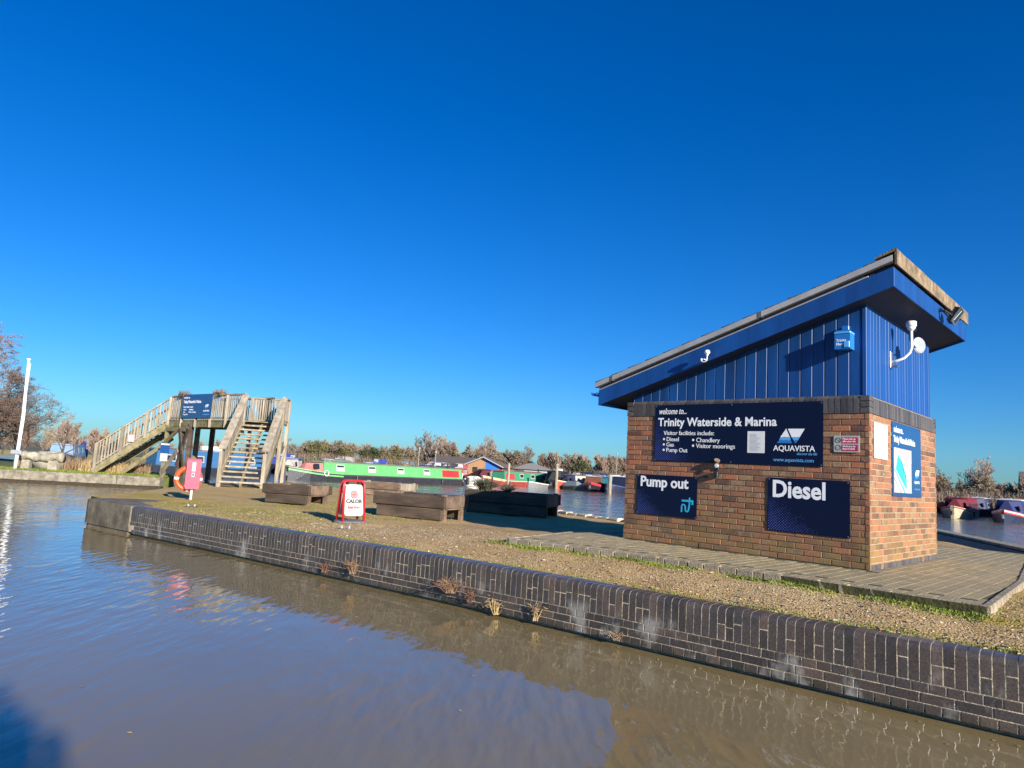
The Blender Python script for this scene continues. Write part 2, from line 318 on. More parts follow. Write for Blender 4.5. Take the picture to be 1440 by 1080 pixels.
# ------------------------------------------------------------------ water and land
def water_material():
    m = bpy.data.materials.new('muddy_water'); m.use_nodes = True; nt = m.node_tree; b = nt.nodes['Principled BSDF']; L = nt.links.new
    b.inputs['Roughness'].default_value = 0.06; b.inputs['IOR'].default_value = 1.70; b.inputs['Specular IOR Level'].default_value = 0.5
    geo = nt.nodes.new('ShaderNodeNewGeometry')
    n0 = nt.nodes.new('ShaderNodeTexNoise'); n0.inputs['Scale'].default_value = .5; n0.inputs['Detail'].default_value = 4; L(geo.outputs['Position'], n0.inputs['Vector'])
    mx = nt.nodes.new('ShaderNodeMix'); mx.data_type = 'RGBA'; mx.inputs['A'].default_value = (.190, .145, .068, 1); mx.inputs['B'].default_value = (.245, .185, .088, 1); L(n0.outputs['Fac'], mx.inputs['Factor']); L(mx.outputs['Result'], b.inputs['Base Color'])
    hs_ = []
    for sc, rot, st, wgt, det in ((1.3, R(112), (2.6, 1, 1), .55, 1), (3.1, R(98), (2.9, .8, 1), .62, 1), (8, R(108), (2.4, 1, 1), .13, 2)):
        mp = nt.nodes.new('ShaderNodeMapping'); mp.inputs['Rotation'].default_value = (0, 0, rot); mp.inputs['Scale'].default_value = (st[0] * sc, st[1] * sc, sc); L(geo.outputs['Position'], mp.inputs[0])
        n = nt.nodes.new('ShaderNodeTexNoise'); n.inputs['Scale'].default_value = 1; n.inputs['Detail'].default_value = det; n.inputs['Roughness'].default_value = .45; L(mp.outputs[0], n.inputs['Vector'])
        mu = nt.nodes.new('ShaderNodeMath'); mu.operation = 'MULTIPLY'; mu.inputs[1].default_value = wgt; L(n.outputs['Fac'], mu.inputs[0]); hs_.append(mu.outputs[0])
    a = nt.nodes.new('ShaderNodeMath'); L(hs_[0], a.inputs[0]); L(hs_[1], a.inputs[1]); a2 = nt.nodes.new('ShaderNodeMath'); L(a.outputs[0], a2.inputs[0]); L(hs_[2], a2.inputs[1])
    # calm and ruffled patches
    n5 = nt.nodes.new('ShaderNodeTexNoise'); n5.inputs['Scale'].default_value = .35; n5.inputs['Detail'].default_value = 3; L(geo.outputs['Position'], n5.inputs['Vector'])
    pr = nt.nodes.new('ShaderNodeMapRange'); pr.inputs['From Min'].default_value = .35; pr.inputs['From Max'].default_value = .65; pr.inputs['To Min'].default_value = .30; pr.inputs['To Max'].default_value = 1.0; L(n5.outputs['Fac'], pr.inputs['Value'])
    mm = nt.nodes.new('ShaderNodeMath'); mm.operation = 'MULTIPLY'; L(a2.outputs[0], mm.inputs[0]); L(pr.outputs[0], mm.inputs[1])
    # the open marina is ruffled by the wind, the canal lies sheltered
    sp = nt.nodes.new('ShaderNodeSeparateXYZ'); L(geo.outputs['Position'], sp.inputs[0])
    wd = nt.nodes.new('ShaderNodeMapRange'); wd.inputs['From Min'].default_value = 17; wd.inputs['From Max'].default_value = 34; wd.inputs['To Min'].default_value = 1.0; wd.inputs['To Max'].default_value = 5.5; L(sp.outputs[1], wd.inputs['Value'])
    mw = nt.nodes.new('ShaderNodeMath'); mw.operation = 'MULTIPLY'; L(mm.outputs[0], mw.inputs[0]); L(wd.outputs[0], mw.inputs[1])
    bp = nt.nodes.new('ShaderNodeBump'); bp.inputs['Strength'].default_value = 1.0; bp.inputs['Distance'].default_value = 0.019; L(mw.outputs[0], bp.inputs['Height']); L(bp.outputs[0], b.inputs['Normal'])
    return m
M['water'] = water_material()
mb = MB(); mb.quad((-260, -60, WATER), (260, -60, WATER), (260, 180, WATER), (-260, 180, WATER))
tag(mb.obj('water', M['water']), 'muddy brown canal and marina water with small ripples', 'water', kind='structure')
M['terrain'] = mat('winter_field', (.11, .10, .045), .95, .35, .08)
mb = MB(); mb.quad((-3000, -3000, -1.6), (3000, -3000, -1.6), (3000, 3000, -1.6), (-3000, 3000, -1.6))
tag(mb.obj('terrain', M['terrain']), 'winter fields reaching the horizon', 'ground', kind='structure')

# quay line in (u, o): the front rim of the brick coping
RIM = [(-6.0, 2.40), (-3.0, 2.76), (-1.6, 2.93), (0.6, 3.11), (2.3, 3.24), (3.4, 3.33), (4.5, 3.47), (6.0, 3.66), (8.5, 3.97), (10.4, 4.24), (11.66, 4.44)]
TIP = (13.75, 4.72)
def rim_o(u):
    P = RIM + [TIP]
    for (a, b), (c, d) in zip(P, P[1:]):
        if u <= c: return b + (d - b) * (u - a) / (c - a)
    return P[-1][1]
def smooth_rim(u): return sum(rim_o(u + k * .25) for k in range(-4, 5)) / 9
COPE = 0.215
def gz(x, y):
    """Ground height."""
    u, o = UO(x, y)
    z = -0.20
    if -8 < u < 9:
        e = smooth_rim(min(u, 13)) - COPE - o          # distance in from the coping
        t = max(0, min(1, e / 1.0)); w = 1 - max(0, min(1, (u - 4.5) / 3.0))
        z += 0.125 * t * w
    if u < -1.1 and o < 2.2: z = max(z, -.20 + .14 * min(1, (-1.1 - u) / .25) * min(1, (2.2 - o) / .5))
    return z + 0.012 * math.sin(x * 2.1 + y * 1.3) + 0.008 * math.sin(x * 5.3 - y * 3.7)
shore = [(-9.05, 15.35), (-9.2, 16.4), (-9.55, 18.4), (-10.1, 21.0), (-10.6, 23.5), (-10.9, 26.6), (-9.6, 28.3), (-6.6, 28.7), (-4.2, 28.4), (-2.0, 25.2), (1.3, 21.0), (3.17, 18.2), (6.0, 16.9), (9.96, 15.9), (9.2, 12.6), (8.4, 9.0), (8.0, 6.0), (7.9, 1.5)]
inner = [F(u, smooth_rim(u) - COPE) for u in np.arange(-6.0, 11.7, .4)] + [F(12.4, smooth_rim(12.4) - .5), F(13.0, 4.2)]
outline = [(p.x, p.y) for p in inner] + shore
def inside(x, y, poly):
    r = False; j = len(poly) - 1
    for i in range(len(poly)):
        (xi, yi), (xj, yj) = poly[i], poly[j]
        if (yi > y) != (yj > y) and x < (xj - xi) * (y - yi) / (yj - yi) + xi: r = not r
        j = i
    return r
PAV = [(-1.44, 1.69), (0.4, 1.66), (2.2, 1.80), (3.97, 2.08), (4.42, .16), (4.2, -.6), (4.2, -6.2), (-.75, -6.2), (-1.30, -1.1)]   # paved apron in (u, o)
def moss_at(x, y):
    u, o = UO(x, y); e = smooth_rim(min(u, 13)) - COPE - o; v = 0
    v = max(v, .75 * max(0, 1 - e / .35)) if e >= 0 else v
    if -2.2 < u < 4.2:
        d = o - (1.68 + .11 * max(0, u - 1)); v = max(v, 1.0 * max(0, 1 - abs(d) / .38))
    if u < -1.2 and o < 2.0: v = max(v, .45)
    if u > 7.5: v = max(v, min(.95, (u - 7.5) / 2.5) * max(0.25, 1 - abs(e - 1.3) / 1.5))
    for px, py, r, k in ((-4.9, 16.5, 1.2, .7), (-1.9, 14.3, 1.0, .6), (-7.4, 16.3, 1.3, .9)):
        v = max(v, k * max(0, 1 - math.hypot(x - px, y - py) / r))
    return v
def ground_sheet(name, outline, step, material, zf, skirt=-1.5, fine=None):
    rr = random.Random(3); pts = []; n0 = len(outline)
    xs = [p[0] for p in outline]; ys = [p[1] for p in outline]
    y = min(ys)
    while y < max(ys):
        x = min(xs)
        while x < max(xs):
            px, py = x + rr.uniform(-.3, .3) * step, y + rr.uniform(-.3, .3) * step
            if inside(px, py, outline): pts.append((px, py))
            x += step
        y += step
    co = [Vector(p) for p in outline] + [Vector(p) for p in pts]
    r = delaunay_2d_cdt(co, [], [list(range(n0))], 1, 1e-4)
    vs = [(p.x, p.y, zf(p.x, p.y)) for p in r[0]]; fs = [tuple(f) for f in r[2]]
    b = len(vs); vs += [(p[0], p[1], zf(*p)) for p in outline] + [(p[0], p[1], skirt) for p in outline]
    for i in range(n0):
        j = (i + 1) % n0; fs.append((b + i, b + j, b + n0 + j, b + n0 + i))
    me = bpy.data.meshes.new(name); me.from_pydata(vs, [], fs); me.validate()
    bm = bmesh.new(); bm.from_mesh(me); bmesh.ops.recalc_face_normals(bm, faces=bm.faces); bm.to_mesh(me); bm.free()
    at = me.color_attributes.new('moss', 'FLOAT_COLOR', 'POINT')
    for i, v in enumerate(me.vertices):
        k = moss_at(v.co.x, v.co.y); at.data[i].color = (k, k, k, 1)
    me.materials.append(material); me.shade_smooth()
    return link(me, name)
def gravel_material():
    m = bpy.data.materials.new('stony_earth'); m.use_nodes = True; nt = m.node_tree; b = nt.nodes['Principled BSDF']; L = nt.links.new
    b.inputs['Roughness'].default_value = .95; b.inputs['Specular IOR Level'].default_value = .2
    geo = nt.nodes.new('ShaderNodeNewGeometry'); P = geo.outputs['Position']
    def noise(s, d=5, r=.6):
        n = nt.nodes.new('ShaderNodeTexNoise'); n.inputs['Scale'].default_value = s; n.inputs['Detail'].default_value = d; n.inputs['Roughness'].default_value = r; L(P, n.inputs['Vector']); return n.outputs['Fac']
    def rng(v, a, c, lo=0, hi=1):
        r = nt.nodes.new('ShaderNodeMapRange'); r.inputs['From Min'].default_value = a; r.inputs['From Max'].default_value = c; r.inputs['To Min'].default_value = lo; r.inputs['To Max'].default_value = hi; L(v, r.inputs['Value']); return r.outputs[0]
    def mix(a, bb, f):
        x = nt.nodes.new('ShaderNodeMix'); x.data_type = 'RGBA'
        for k, v in (('A', a), ('B', bb)):
            if isinstance(v, tuple): x.inputs[k].default_value = (*v, 1)
            else: L(v, x.inputs[k])
        L(f, x.inputs['Factor']); return x.outputs['Result']
    def mul(a, c):
        x = nt.nodes.new('ShaderNodeMath'); x.operation = 'MULTIPLY'; L(a, x.inputs[0])
        if isinstance(c, float): x.inputs[1].default_value = c
        else: L(c, x.inputs[1])
        return x.outputs[0]
    soil = mix((.38, .235, .098), (.62, .41, .185), rng(noise(1.3, 6, .65), .3, .7))
    soil = mix(soil, mix(soil, (.58, .42, .22), rng(noise(9, 5), .35, .65, .3, .9)), rng(noise(.45, 6, .65), .45, .6))
    soil = mix(soil, (.20, .135, .07), rng(noise(.8, 7, .7), .57, .72, 0, .35))
    vo = nt.nodes.new('ShaderNodeTexVoronoi'); vo.inputs['Scale'].default_value = 42; L(P, vo.inputs['Vector'])
    st = ramp_nodes(nt, [(0, (.26, .155, .07)), (.4, (.50, .325, .15)), (.75, (.66, .46, .25)), (.93, (.68, .57, .42)), (1, (.76, .68, .55))], vo.outputs['Color'])
    vm = rng(vo.outputs['Distance'], .30, .55, 1, 0)
    col = mix(soil, st, mul(vm, rng(noise(2.2, 4), .35, .6, .25, .95)))
    at = nt.nodes.new('ShaderNodeAttribute'); at.attribute_name = 'moss'
    gcol = mix((.23, .19, .012), (.50, .39, .035), noise(6, 5, .7))
    patch = rng(noise(2.7, 8, .75), .36, .58)
    fac = mul(at.outputs['Fac'], patch)
    light = mul(rng(noise(1.1, 8, .7), .58, .74), .40)
    ad = nt.nodes.new('ShaderNodeMath'); ad.operation = 'MAXIMUM'; L(fac, ad.inputs[0]); L(mul(light, .5), ad.inputs[1])
    col = mix(col, gcol, ad.outputs[0])
    L(col, b.inputs['Base Color'])
    bp = nt.nodes.new('ShaderNodeBump'); bp.inputs['Strength'].default_value = .9; bp.inputs['Distance'].default_value = .02
    hsum = nt.nodes.new('ShaderNodeMath'); L(mul(vm, .6), hsum.inputs[0]); L(noise(25, 6, .7), hsum.inputs[1])
    L(hsum.outputs[0], bp.inputs['Height']); L(bp.outputs[0], b.inputs['Normal'])
    return m
M['gravel'] = gravel_material()
tag(ground_sheet('ground', outline, .22, M['gravel'], gz), 'stony mossy strip of land between canal and marina', 'ground', kind='structure')
M['turf'] = mat('bank_turf', (.075, .105, .02), .95, .4, 2.2, .8, 25, second=(.15, .165, .04))
# far canal bank, left of the footbridge
bankline = [(-70, 17.7), (-20.1, 27.96), (-16.04, 28.79), (-14.35, 29.0)]
bank_out = [(-70, 18.1), (-20.1, 28.3), (-16.04, 29.1), (-14.45, 29.3), (-14.9, 32.5), (-16.5, 34.5), (-22, 38.5), (-32, 44), (-70, 55)]
tag(ground_sheet('far_bank', bank_out, 1.0, M['turf'], lambda x, y: -.25 + .02 * math.sin(x * 1.7 + y)), 'grassy canal bank beyond the water', 'ground', kind='structure')
# land round the marina
far_land = [(-260, 86), (-70, 80), (-52, 84), (-30, 97), (-8, 100), (14, 96), (30, 92), (46, 78), (62, 66), (90, 58), (260, 40), (260, 400), (-260, 400)]
tag(ground_sheet('far_shore', far_land, 14.0, M['terrain'], lambda x, y: -.2 + min(1.2, .008 * max(0, y - 90))), 'low land on the far side of the marina', 'ground', kind='structure')
# ground the viewer stands on, behind the camera
tag(ground_sheet('towpath', [(-30, -1.2), (3.2, -1.2), (20, -8), (40, -30), (-40, -30)], 2.0, M['turf'], lambda x, y: -.2), 'grassy towpath on the near side of the canal', 'ground', kind='structure')

# ------------------------------------------------------------------ the brick quay wall
def quay_frame(s_u):
    """Point on the rim and the direction of the wall there."""
    a, b = F(s_u - .15, smooth_rim(s_u - .15)), F(s_u + .15, smooth_rim(s_u + .15)); d = (b - a).normalized()
    return F(s_u, smooth_rim(s_u)), d
us = [-6.0]; stations = []                      # walk along the rim in equal steps of arc
arc = 0.0
fine_u = np.arange(-6.0, 11.70, .01); pts = [F(u, smooth_rim(u)) for u in fine_u]
cum = [0.0]
for a, b in zip(pts, pts[1:]): cum.append(cum[-1] + (b - a).length)
def at_arc(s):
    u = float(np.interp(s, cum, fine_u)); return quay_frame(u)
TOTAL = cum[-1]
quay = thing('quay_wall', 'long dark blue brick canal wall with rounded coping and white salt stains', 'wall', tuple(F(-1.5, smooth_rim(-1.5), -.72)))
QL = Vector(quay.location)
ZR = -0.225                                    # height at the rim where the rounding ends; coping top is at -0.18
core = MB()
STEP = .15; n = int(TOTAL / STEP)
prof = [(-.0045, -.655), (-.0040, ZR - .245), (-.0010, ZR - .235), (-.0010, ZR), (-.0070, ZR + .0176), (-.0208, ZR + .0332), (-.0425, ZR + .0420), (-.075, ZR + .0440), (-.23, ZR + .0440), (-.40, ZR - .02), (-.40, -1.2), (-.09, -1.2), (-.09, -.655)]
rings = []
for i in range(n + 1):
    p, d = at_arc(i * TOTAL / n); nn = Vector((d.y, -d.x, 0))
    if nn.dot(N1) < 0: nn = -nn
    rings.append([p + nn * o + Vector((0, 0, z)) - QL for o, z in prof])
k = len(prof)
for i in range(n):
    b = len(core.v); core.v += [tuple(x) for x in rings[i]] + [tuple(x) for x in rings[i + 1]]
    core.f += [(b + j, b + (j + 1) % k, b + k + (j + 1) % k, b + k + j) for j in range(k)]
mortar = core.obj('mortar_core', M['mortar_quay'], quay)
foot = MB()
for i in range(n):
    for o0, o1, z0, z1 in ((-.085, -.03, -1.3, -.702),):
        a0, a1 = rings[i], rings[i + 1]
        p0, d0 = at_arc(i * TOTAL / n); p1, d1 = at_arc((i + 1) * TOTAL / n)
        n0 = Vector((d0.y, -d0.x, 0)); n0 = n0 if n0.dot(N1) > 0 else -n0
        q = [p0 + n0 * o0 - QL, p0 + n0 * o1 - QL, p1 + n0 * o1 - QL, p1 + n0 * o0 - QL]
        foot.add([(v.x, v.y, z0 - QL.z * 0 + .0) for v in q] + [(v.x, v.y, z1 + .72) for v in q], [(4, 5, 6, 7), (1, 2, 6, 5)])
# bricks: local x along the wall, y outwards, z up, origin at the face centre-bottom
def face_brick(L, H, D=.06, ch=.004, jit=.0012, seed=0):
    r = random.Random(seed); mb = MB()
    x0, x1 = -L / 2, L / 2
    f = [(x0 + ch, 0, ch), (x1 - ch, 0, ch), (x1 - ch, 0, H - ch), (x0 + ch, 0, H - ch)]
    f = [(x + r.uniform(-jit, jit), y + r.uniform(-jit, 0), z + r.uniform(-jit, jit)) for x, y, z in f]
    g = [(x0, -ch, 0), (x1, -ch, 0), (x1, -ch, H), (x0, -ch, H)]; h = [(x, -D, z) for x, y, z in g]
    mb.add(f + g + h, [(0, 1, 2, 3)] + [(i, 4 + i, 4 + (i + 1) % 4, (i + 1) % 4) for i in range(4)] + [(4 + i, 8 + i, 8 + (i + 1) % 4, 4 + (i + 1) % 4) for i in range(4)])
    return mb
def coping_brick(H, w=.0670, seed=0):
    r = random.Random(seed); w += r.uniform(-.002, .001); mb = MB()
    prof = [(0, -H), (0, 0), (-.006, .018), (-.02, .034), (-.042, .043), (-.075, .045), (-COPE, .045), (-COPE, -.03), (-.07, -H)]
    ch = .003; n_ = len(prof)
    a = [(-w / 2, y, z) for y, z in prof]; b = [(w / 2, y, z) for y, z in prof]
    mb.add(a + b, [tuple(range(n_)), tuple(range(n_, 2 * n_))[::-1]] + [(i, i + 1, n_ + i + 1, n_ + i) for i in range(n_ - 1)])
    mb.v = [(x, y + r.uniform(-.0002, .0003), z) for x, y, z in mb.v]
    return mb
cope_long = [coping_brick(.235, seed=i).mesh('coping_brick', M['blue_brick']) for i in range(5)]
cope_short = [coping_brick(h, seed=20 + i).mesh('coping_brick', M['blue_brick']) for i, h in enumerate((.095, .115, .075))]
low_half = {h: face_brick(.0670, .235 - h - .008, jit=.0003, ch=.002, seed=40).mesh('brick', M['blue_brick']) for h in (.095, .115, .075)}
head = [face_brick(.1055, .0665, seed=50 + i).mesh('brick', M['blue_brick']) for i in range(4)]
stretch = [face_brick(.218, .0665, seed=60 + i).mesh('brick', M['blue_brick']) for i in range(4)]
rq = random.Random(11)
def wall_rot(d): return math.atan2(-d.y, -d.x)     # local x along -d so that local y is outwards
# rank every piece by how large it shows: near ones first
pieces = []
s = .04
while s < TOTAL - .04:
    p, d = at_arc(s); rz = math.atan2(d.y, d.x)
    j = rq.uniform(-.0003, .0007)
    if rq.random() < .42:
        i = rq.randrange(3); h = (.095, .115, .075)[i]
        pieces.append(('coping_brick', cope_short[i], p, rz, ZR + rq.uniform(-.0008, .0025), j)); pieces.append(('brick', low_half[h], p, rz, ZR - .235, j))
    else: pieces.append(('coping_brick', cope_long[rq.randrange(5)], p, rz, ZR + rq.uniform(-.0008, .0025), j))
    s += .075
ROW = .0735
for row in range(3):
    z = ZR - .235 - .009 - (row + 1) * ROW + .009
    step = .225 if row == 1 else .1125; s = (.02, .08, .05)[row] + step / 2
    while s < TOTAL - step / 2:
        p, d = at_arc(s); rz = math.atan2(d.y, d.x)
        st_ = row == 1 and rq.random() > .06
        if row == 1 and not st_:
            for q in (-.05625, .05625): pieces.append(('brick', head[rq.randrange(4)], p + d * q, rz, z, rq.uniform(-.0008, .0012)))
        else: pieces.append(('brick', (stretch if row == 1 else head)[rq.randrange(4)], p, rz, z, rq.uniform(-.0008, .0012)))
        s += step
cp = Vector((0, 0, CAM_Z))
def in_view(p): 
    d = p - cp; z = d.dot(fw)
    return z > .3 and abs(d.dot(rt) / z) < .745
def base_local(o, y): return Matrix.Translation(o)
counts = {'coping_brick': 0, 'brick': 0}
rest = MB()
for nm, me, p, rz, z, j in sorted(pieces, key=lambda t: (not in_view(t[2]), (t[2] - cp).length)):
    nn = Vector((-math.sin(rz), math.cos(rz), 0)); loc = Vector((p.x, p.y, z)) + (nn if nn.dot(N1) > 0 else -nn) * j - QL
    if nm == 'brick' and counts[nm] >= 299 or (nm == 'coping_brick' and counts[nm] >= 299):
        mtx = Matrix.Translation(loc) @ Matrix.Rotation(rz, 4, 'Z')
        rest.add([mtx @ v.co for v in me.vertices], [tuple(q.vertices) for q in me.polygons])
    else:
        o = link(me, nm, quay, loc, rz); counts[nm] += 1
tag(rest.obj('far_bricks', M['blue_brick'], quay), kind='stuff')
# concrete end of the quay, rounded at its tip
endc = MB()
tipp = [F(11.69, smooth_rim(11.69) + .012), F(12.6, smooth_rim(12.6) + .02), F(13.45, 4.70), F(13.68, 4.66), F(13.84, 4.48), F(13.90, 4.20), F(13.6, 3.55), F(13.2, 3.3), F(12.7, 3.95), F(11.69, smooth_rim(11.69) - .42)]
tl = [v - QL for v in tipp]; nt_ = len(tl); cen = sum(tl, Vector()) / nt_
def ring_at(z, inset): return [(v.x + (cen.x - v.x) * inset, v.y + (cen.y - v.y) * inset, z - QL.z) for v in tl]
lv = [(-1.2, .06), (-.66, .06), (-.655, 0.0), (-.225, 0.0), (-.19, .012), (-.178, .05)]
for z, ins in lv: endc.v += ring_at(z, ins)
for i in range(len(lv) - 1):
    endc.f += [(i * nt_ + j, i * nt_ + (j + 1) % nt_, (i + 1) * nt_ + (j + 1) % nt_, (i + 1) * nt_ + j) for j in range(nt_)]
endc.f.append(tuple(range((len(lv) - 1) * nt_, len(lv) * nt_)))
endc.obj('concrete_end', M['dark_concrete'], quay)

# ------------------------------------------------------------------ paved apron
pav = thing('pavement', None, None, tuple(F(0, 0, 0)), RZ); pav['kind'] = 'structure'
tag(pav, 'raised block paved apron around the pump house')
mb = MB()
n_ = len(PAV); mb.prism(PAV, -.35, -.0040, 'z'); mb.obj('joint_bed', M['paver_joint'], pav)
pl, pw = .2, .1333
pm = [MB().cbox(-pw / 2 + .005, pw / 2 - .005, -pl / 2 + .004, pl / 2 - .004, -.05, 0, .001).jitter(.0006, random.Random(i)).mesh('paver', M['paver']) for i in range(5)]
def front_o(u):
    P = PAV[:4]
    for (a, b), (c, d) in zip(P, P[1:]):
        if u <= c: return b + (d - b) * (u - a) / (c - a)
    return P[-1][1]
cells = []
u = -1.44 + pw / 2; ci = 0
def right_u(o): return -1.44 + .085 * (1.69 - o) * .6
PINS = [(a, b) for a, b in PAV]
while u < 4.3:
    o = front_o(u) - .09 - .22 - pl / 2 - (pl / 2 if ci % 2 else 0)
    while o > -6.1:
        if inside(u, o, PAV) and not (-.02 < u < 3.6 and -3.2 < o < .10) and not (-.10 < u <= 0 and -3.2 < o < .1) and u - pw / 2 > right_u(o) - .03: cells.append((u, o, 0))
        o -= pl
    u += pw; ci += 1
u = -1.36
while u < 3.9:      # header course behind the edging
    cells.append((u, front_o(u) - .09 - .105, 0)); u += pw
cells.sort(key=lambda c: (not in_view(F(c[0], c[1])), (F(c[0], c[1]) - cp).length))
prest = MB()
for i, (u, o, _) in enumerate(cells):
    z = -.0012 + rq.uniform(-.001, .0012); me = pm[rq.randrange(5)]
    if i < 299:
        link(me, 'paver', pav, (u, o, z), rq.uniform(-.012, .012))
    else: prest.add([(v.co.x + u, v.co.y + o, v.co.z + z) for v in me.vertices], [tuple(q.vertices) for q in me.polygons])
tag(prest.obj('far_pavers', M['paver'], pav), kind='stuff')
u = -1.44; i = 0       # edging blocks along the front
while u < 3.93:
    L_ = .19 if rq.random() < .8 else .10; a, b = u + .004, min(u + L_ - .004, 3.96)
    e = MB().cbox(0, b - a, -.088, 0, -.26, .002 + rq.uniform(-.004, .004), .006).jitter(.002, rq)
    e.obj('edging_block', M['edging'], pav, loc=(a, front_o((a + b) / 2), 0), rz=math.atan2(front_o(b) - front_o(a), b - a)); u += L_
for (a, b), (c, d), nm in ((PAV[-1], PAV[0], 'kerb_stone'), (PAV[-2], PAV[-1], 'kerb_stone'), (PAV[3], PAV[4], 'kerb_stone'), (PAV[6], PAV[7], 'kerb_stone'), (PAV[7], PAV[8], 'kerb_stone')):
    Ls = math.hypot(c - a, d - b); k = max(1, int(Ls / .9))
    for q in range(k):
        t0, t1 = q / k, (q + 1) / k
        p0 = (a + (c - a) * t0, b + (d - b) * t0); L_ = Ls / k - .006
        MB().cbox(0, L_, -.035, .035, -.3, .004 + rq.uniform(0, .006), .008).obj(nm, M['edging'], pav, loc=(p0[0], p0[1], 0), rz=math.atan2(d - b, c - a))
mb = MB(); mb.prism([(-.12, .03), (-.02, .03), (-.02, -3.25), (-.12, -3.2)], -.2, .0015, 'z'); mb.obj('sand_strip', M['stone'], pav)

# ------------------------------------------------------------------ the pump house
HW, HD = 3.53, 3.10
hut = thing('pump_house', 'small red brick pump house with blue boarded upper walls and a steep single slope roof', 'building', tuple(F(0, 0, 0)), RZ)
bw = MB().box(.0075, HW - .009, -HD + .009, -.012, -.3, 2.085).obj('brick_wall', M['mortar_brick'], hut)
sm = {}
def bmesh_of(L, H, kind, mkey, D=.05):
    key = (round(L, 3), H, kind, mkey)
    if key not in sm: sm[key] = [face_brick(L, H, D, .0045, .0016, seed=hash(key) % 1000 + i).mesh(kind, M[mkey]) for i in range(4)]
    return sm[key][rnd.randrange(4)]
signs_rect = [(.54, 3.02, 1.2, 2.04), (.23, 1.25, .36, 1.03), (2.30, 3.30, .40, .98)]
cand = []
for row in range(25):
    z = row * .075 + .005
    for face, Lw in (('front', HW), ('side', HD), ('back', HW), ('left', HD)):
        own = (row % 2 == 0) == (face in ('front', 'back'))      # this face shows a stretcher at its corners on every other course
        x = 0.0; segs = []
        first = .215 if own else .1025
        segs.append((0, first)); x = first + .01
        while x + .215 < Lw - .09: segs.append((x, x + .215)); x += .225
        if Lw - x > .03: segs.append((x, Lw))
        for a, b in segs:
            L_ = b - a
            if L_ < .03: continue
            c_ = (a + b) / 2
            if face == 'front': P_ = (c_, 0, z); rz = 0
            elif face == 'side': P_ = (0, -c_, z); rz = math.pi / 2
            elif face == 'back': P_ = (c_, -HD, z); rz = math.pi
            else: P_ = (HW, -c_, z); rz = -math.pi / 2
            hid = face in ('back', 'left') or (face == 'front' and any(s0 < a and b < s1 and z0 < z and z + .065 < z1 for s0, s1, z0, z1 in signs_rect))
            w3 = F(P_[0], P_[1], z); dist = (w3 - cp).length * (1.0 if face == 'front' else 1.25)
            cand.append((hid, dist, L_, P_, rz))
cand.sort(key=lambda t: (t[0], t[1]))
rest = MB(); nb = 0
for hid, dist, L_, P_, rz in cand:
    me = bmesh_of(L_, .065, 'brick', 'brick')
    jo = rnd.uniform(-.003, .002); dx, dy = -math.sin(rz) * jo, math.cos(rz) * jo
    if nb < 299 and not hid:
        link(me, 'brick', bw, (P_[0] + dx, P_[1] + dy, P_[2]), rz); nb += 1
    else:
        mtx = Matrix.Translation((P_[0] + dx, P_[1] + dy, P_[2])) @ Matrix.Rotation(rz, 4, 'Z')
        rest.add([mtx @ v.co for v in me.vertices], [tuple(q.vertices) for q in me.polygons])
tag(rest.obj('far_bricks', M['brick'], bw), kind='stuff')
# soldier course with a chamfered top
def soldier(seed):
    r = random.Random(seed); w = .066; mb = MB(); y0 = .008
    prof = [(y0, 0), (y0, .185), (y0 - .035, .225), (-.08, .225), (-.08, 0)]; n_ = len(prof)
    a = [(-w / 2, y, z) for y, z in prof]; b = [(w / 2, y, z) for y, z in prof]
    mb.add(a + b, [tuple(range(n_)), tuple(range(n_, 2 * n_))[::-1]] + [(i, i + 1, n_ + i + 1, n_ + i) for i in range(n_ - 1)])
    mb.v = [(x + r.uniform(-.0015, .0015), y + r.uniform(-.0015, .0015), z) for x, y, z in mb.v]; return mb.mesh('soldier_brick', M['soldier'])
sol = [soldier(i) for i in range(4)]
x = .112 + .037
while x < HW - .112:
    link(sol[rnd.randrange(4)], 'soldier_brick', bw, (x, 0, 1.877), 0); x += .0752
x = .112 + .037
while x < HD - .112:
    link(sol[rnd.randrange(4)], 'soldier_brick', bw, (0, -x, 1.877), math.pi / 2); x += .0752
for (cx_, cy_) in ((0, 0), (HW, 0), (0, -HD), (HW, -HD)):
    for k_ in range(3):
        sx = 1 if cx_ == 0 else -1; sy = -1 if cy_ == 0 else 1
        xa, xb = sorted((cx_ - sx * .008, cx_ + sx * .107)); ya, yb = sorted((cy_ - sy * .008, cy_ + sy * .107))
        MB().cbox(xa, xb, ya, yb, 1.877 + k_ * .075, 1.877 + k_ * .075 + .066, .005).obj('corner_brick', M['soldier'], bw)
x = .06                # blue brick footing showing along the side
pf = [face_brick(.066, .07, .05, seed=80 + i).mesh('plinth_brick', M['soldier']) for i in range(3)]
while x < HD - .03:
    link(pf[rnd.randrange(3)], 'plinth_brick', bw, (-.006, -x, -.012), math.pi / 2); x += .0755 if rnd.random() > .1 else .2
